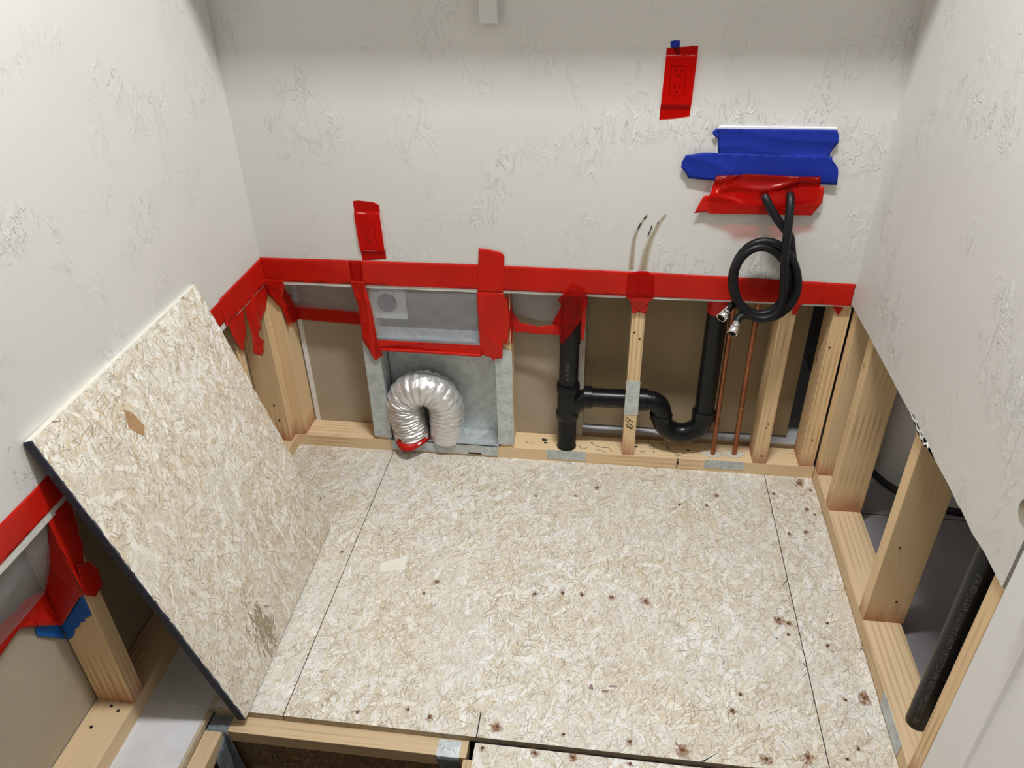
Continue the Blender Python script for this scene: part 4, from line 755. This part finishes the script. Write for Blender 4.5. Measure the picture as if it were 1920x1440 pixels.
# scorch marks on the paint
def scorch(pts, wd, y, label):
    bm = bmesh.new(); uvl = bm.loops.layers.uv.new('UVMap'); P = catmull([(x, 0, z) for x, z in pts], 8); n = len(P); rows = []
    for i, p in enumerate(P):
        k = wd*(0.55+0.45*i/n); rows.append([bm.verts.new((p.x-k/2, y, p.z)), bm.verts.new((p.x+k/2, y, p.z))])
    for i in range(n-1):
        f = bm.faces.new((rows[i][0], rows[i][1], rows[i+1][1], rows[i+1][0]))
        for l, (uu, vv) in zip(f.loops, ((0, i), (1, i), (1, i+1), (0, i+1))): l[uvl].uv = (uu, 1-vv/n)
    o = from_bm('scorch_mark', bm, M['scorch']); return tag(o, label, 'stain')
s1 = scorch([(0.088, 0.868), (0.070, 0.835), (0.058, 0.800), (0.055, 0.76), (0.054, 0.705)], 0.020, -0.0004, 'left brown scorch streak on the wall above the band')
s2 = scorch([(0.135, 0.868), (0.117, 0.835), (0.103, 0.800), (0.093, 0.76), (0.086, 0.705)], 0.030, -0.0004, 'right brown scorch streak on the wall above the band')
ribbon('char', [[(0.085, 0.861), (0.080, 0.853)], [(0.072, 0.842), (0.068, 0.832), (0.066, 0.825)]], lambda u, v: (u, -0.0007, v), 0.004, M['ink'], s1)
ribbon('char', [[(0.101, 0.836), (0.100, 0.828), (0.097, 0.818), (0.093, 0.805)], [(0.118, 0.847), (0.116, 0.841)]], lambda u, v: (u, -0.0007, v), 0.003, M['ink'], s2)

# ------------------------------------------------------------------ water heater in the next room
wh = empty('water_heater', (1.105, 0.135, 0), 'white cylindrical water heater standing behind the right wall studs', 'water heater')
lathe('tank', (1.105, 0.135, 0.020), (1.105, 0.135, 1), [(0, 0.250), (0.004, 0.255), (1.35, 0.255), (1.38, 0.24), (1.40, 0.1)], M['heater_enamel'], wh, 64)
lathe('base_ring', (1.105, 0.135, 0.0), (1.105, 0.135, 1), [(0, 0.262), (0.010, 0.262), (0.016, 0.256), (0.022, 0.25)], M['heater_base'], wh, 64)
lathe('band', (1.105, 0.135, 0.075), (1.105, 0.135, 1), [(0, 0.2555), (0.002, 0.258), (0.006, 0.258), (0.008, 0.2555)], M['heater_enamel'], wh, 64)

# ------------------------------------------------------------------ door, shelf, lamps
dr = empty('door_1', (0.66, -1.45, 0.012), kind='structure')
DX, DY = 0.640, -1.066
box('door_slab', DX, DX+0.035, -1.235, DY, 0.012, 2.03, M['white_paint'], dr, 0.002)
box('door_slab', DX, DX+0.035, -1.84, -1.2355, 0.012, 2.03, M['white_paint'], dr, 0.002)
for z0, z1 in ((0.22, 0.86), (1.0, 1.9)):
    bm = bmesh.new()
    def ring(d, h): return [bm.verts.new((DX-h, y, z)) for y, z in ((-1.720+d, z0+d), (-1.155-d, z0+d), (-1.155-d, z1-d), (-1.720+d, z1-d))]
    R_ = [ring(0, -0.001), ring(0.004, 0.005), ring(0.010, 0.0055), ring(0.016, 0.001), ring(0.022, 0.0005), ring(0.032, 0.006), ring(0.040, 0.006)]
    for a, b in zip(R_, R_[1:]):
        for i in range(4): bm.faces.new((a[i], a[(i+1) % 4], b[(i+1) % 4], b[i]))
    bm.faces.new(R_[-1]); from_bm('panel_moulding', bm, M['white_paint'], dr)
kn = lathe('door_knob', (DX, -1.130, 0.878), (DX-0.1, -1.130, 0.878), [(0, 0.031), (0.004, 0.031), (0.008, 0.024), (0.010, 0.012), (0.026, 0.011), (0.032, 0.020), (0.042, 0.0265), (0.054, 0.0265), (0.062, 0.020), (0.064, 0.010)], M['brushed_nickel'], dr, 32)
sh = empty('wall_shelf', (-0.18, -0.15, 1.83), 'painted shelf across the closet above the picture', 'shelf')
box('shelf_board', XL+0.001, XR-0.001, -0.30, -0.001, 1.83, 1.849, M['wall_paint'], sh); box('cleat', XL+0.001, XR-0.001, -0.02, -0.001, 1.765, 1.83, M['wall_paint'], sh)
br = tag(box('shelf_bracket', -0.342, -0.299, -0.024, -0.0005, 1.336, 1.765, M['wall_paint'], sh, 0.0015), None)
def lamp(x, y, w_, d_, label):
    l = empty('ceiling_lamp', (x, y, CEIL-0.05), label, 'lamp'); box('housing', x-w_/2-0.02, x+w_/2+0.02, y-d_/2-0.02, y+d_/2+0.02, CEIL-0.03, CEIL, M['white_paint'], l, 0.004); box('diffuser', x-w_/2, x+w_/2, y-d_/2, y+d_/2, CEIL-0.045, CEIL-0.031, M['lamp_diffuser'], l, 0.004)
lamp(LIGHT[0], LIGHT[1], 0.55, 0.13, 'slim white ceiling lamp inside the closet, above the picture'); lamp(-0.1, -2.7, 0.55, 0.2, 'unseen fill lamp added on the hall ceiling behind the viewer')  # second lamp: housing made up for the added hall fill
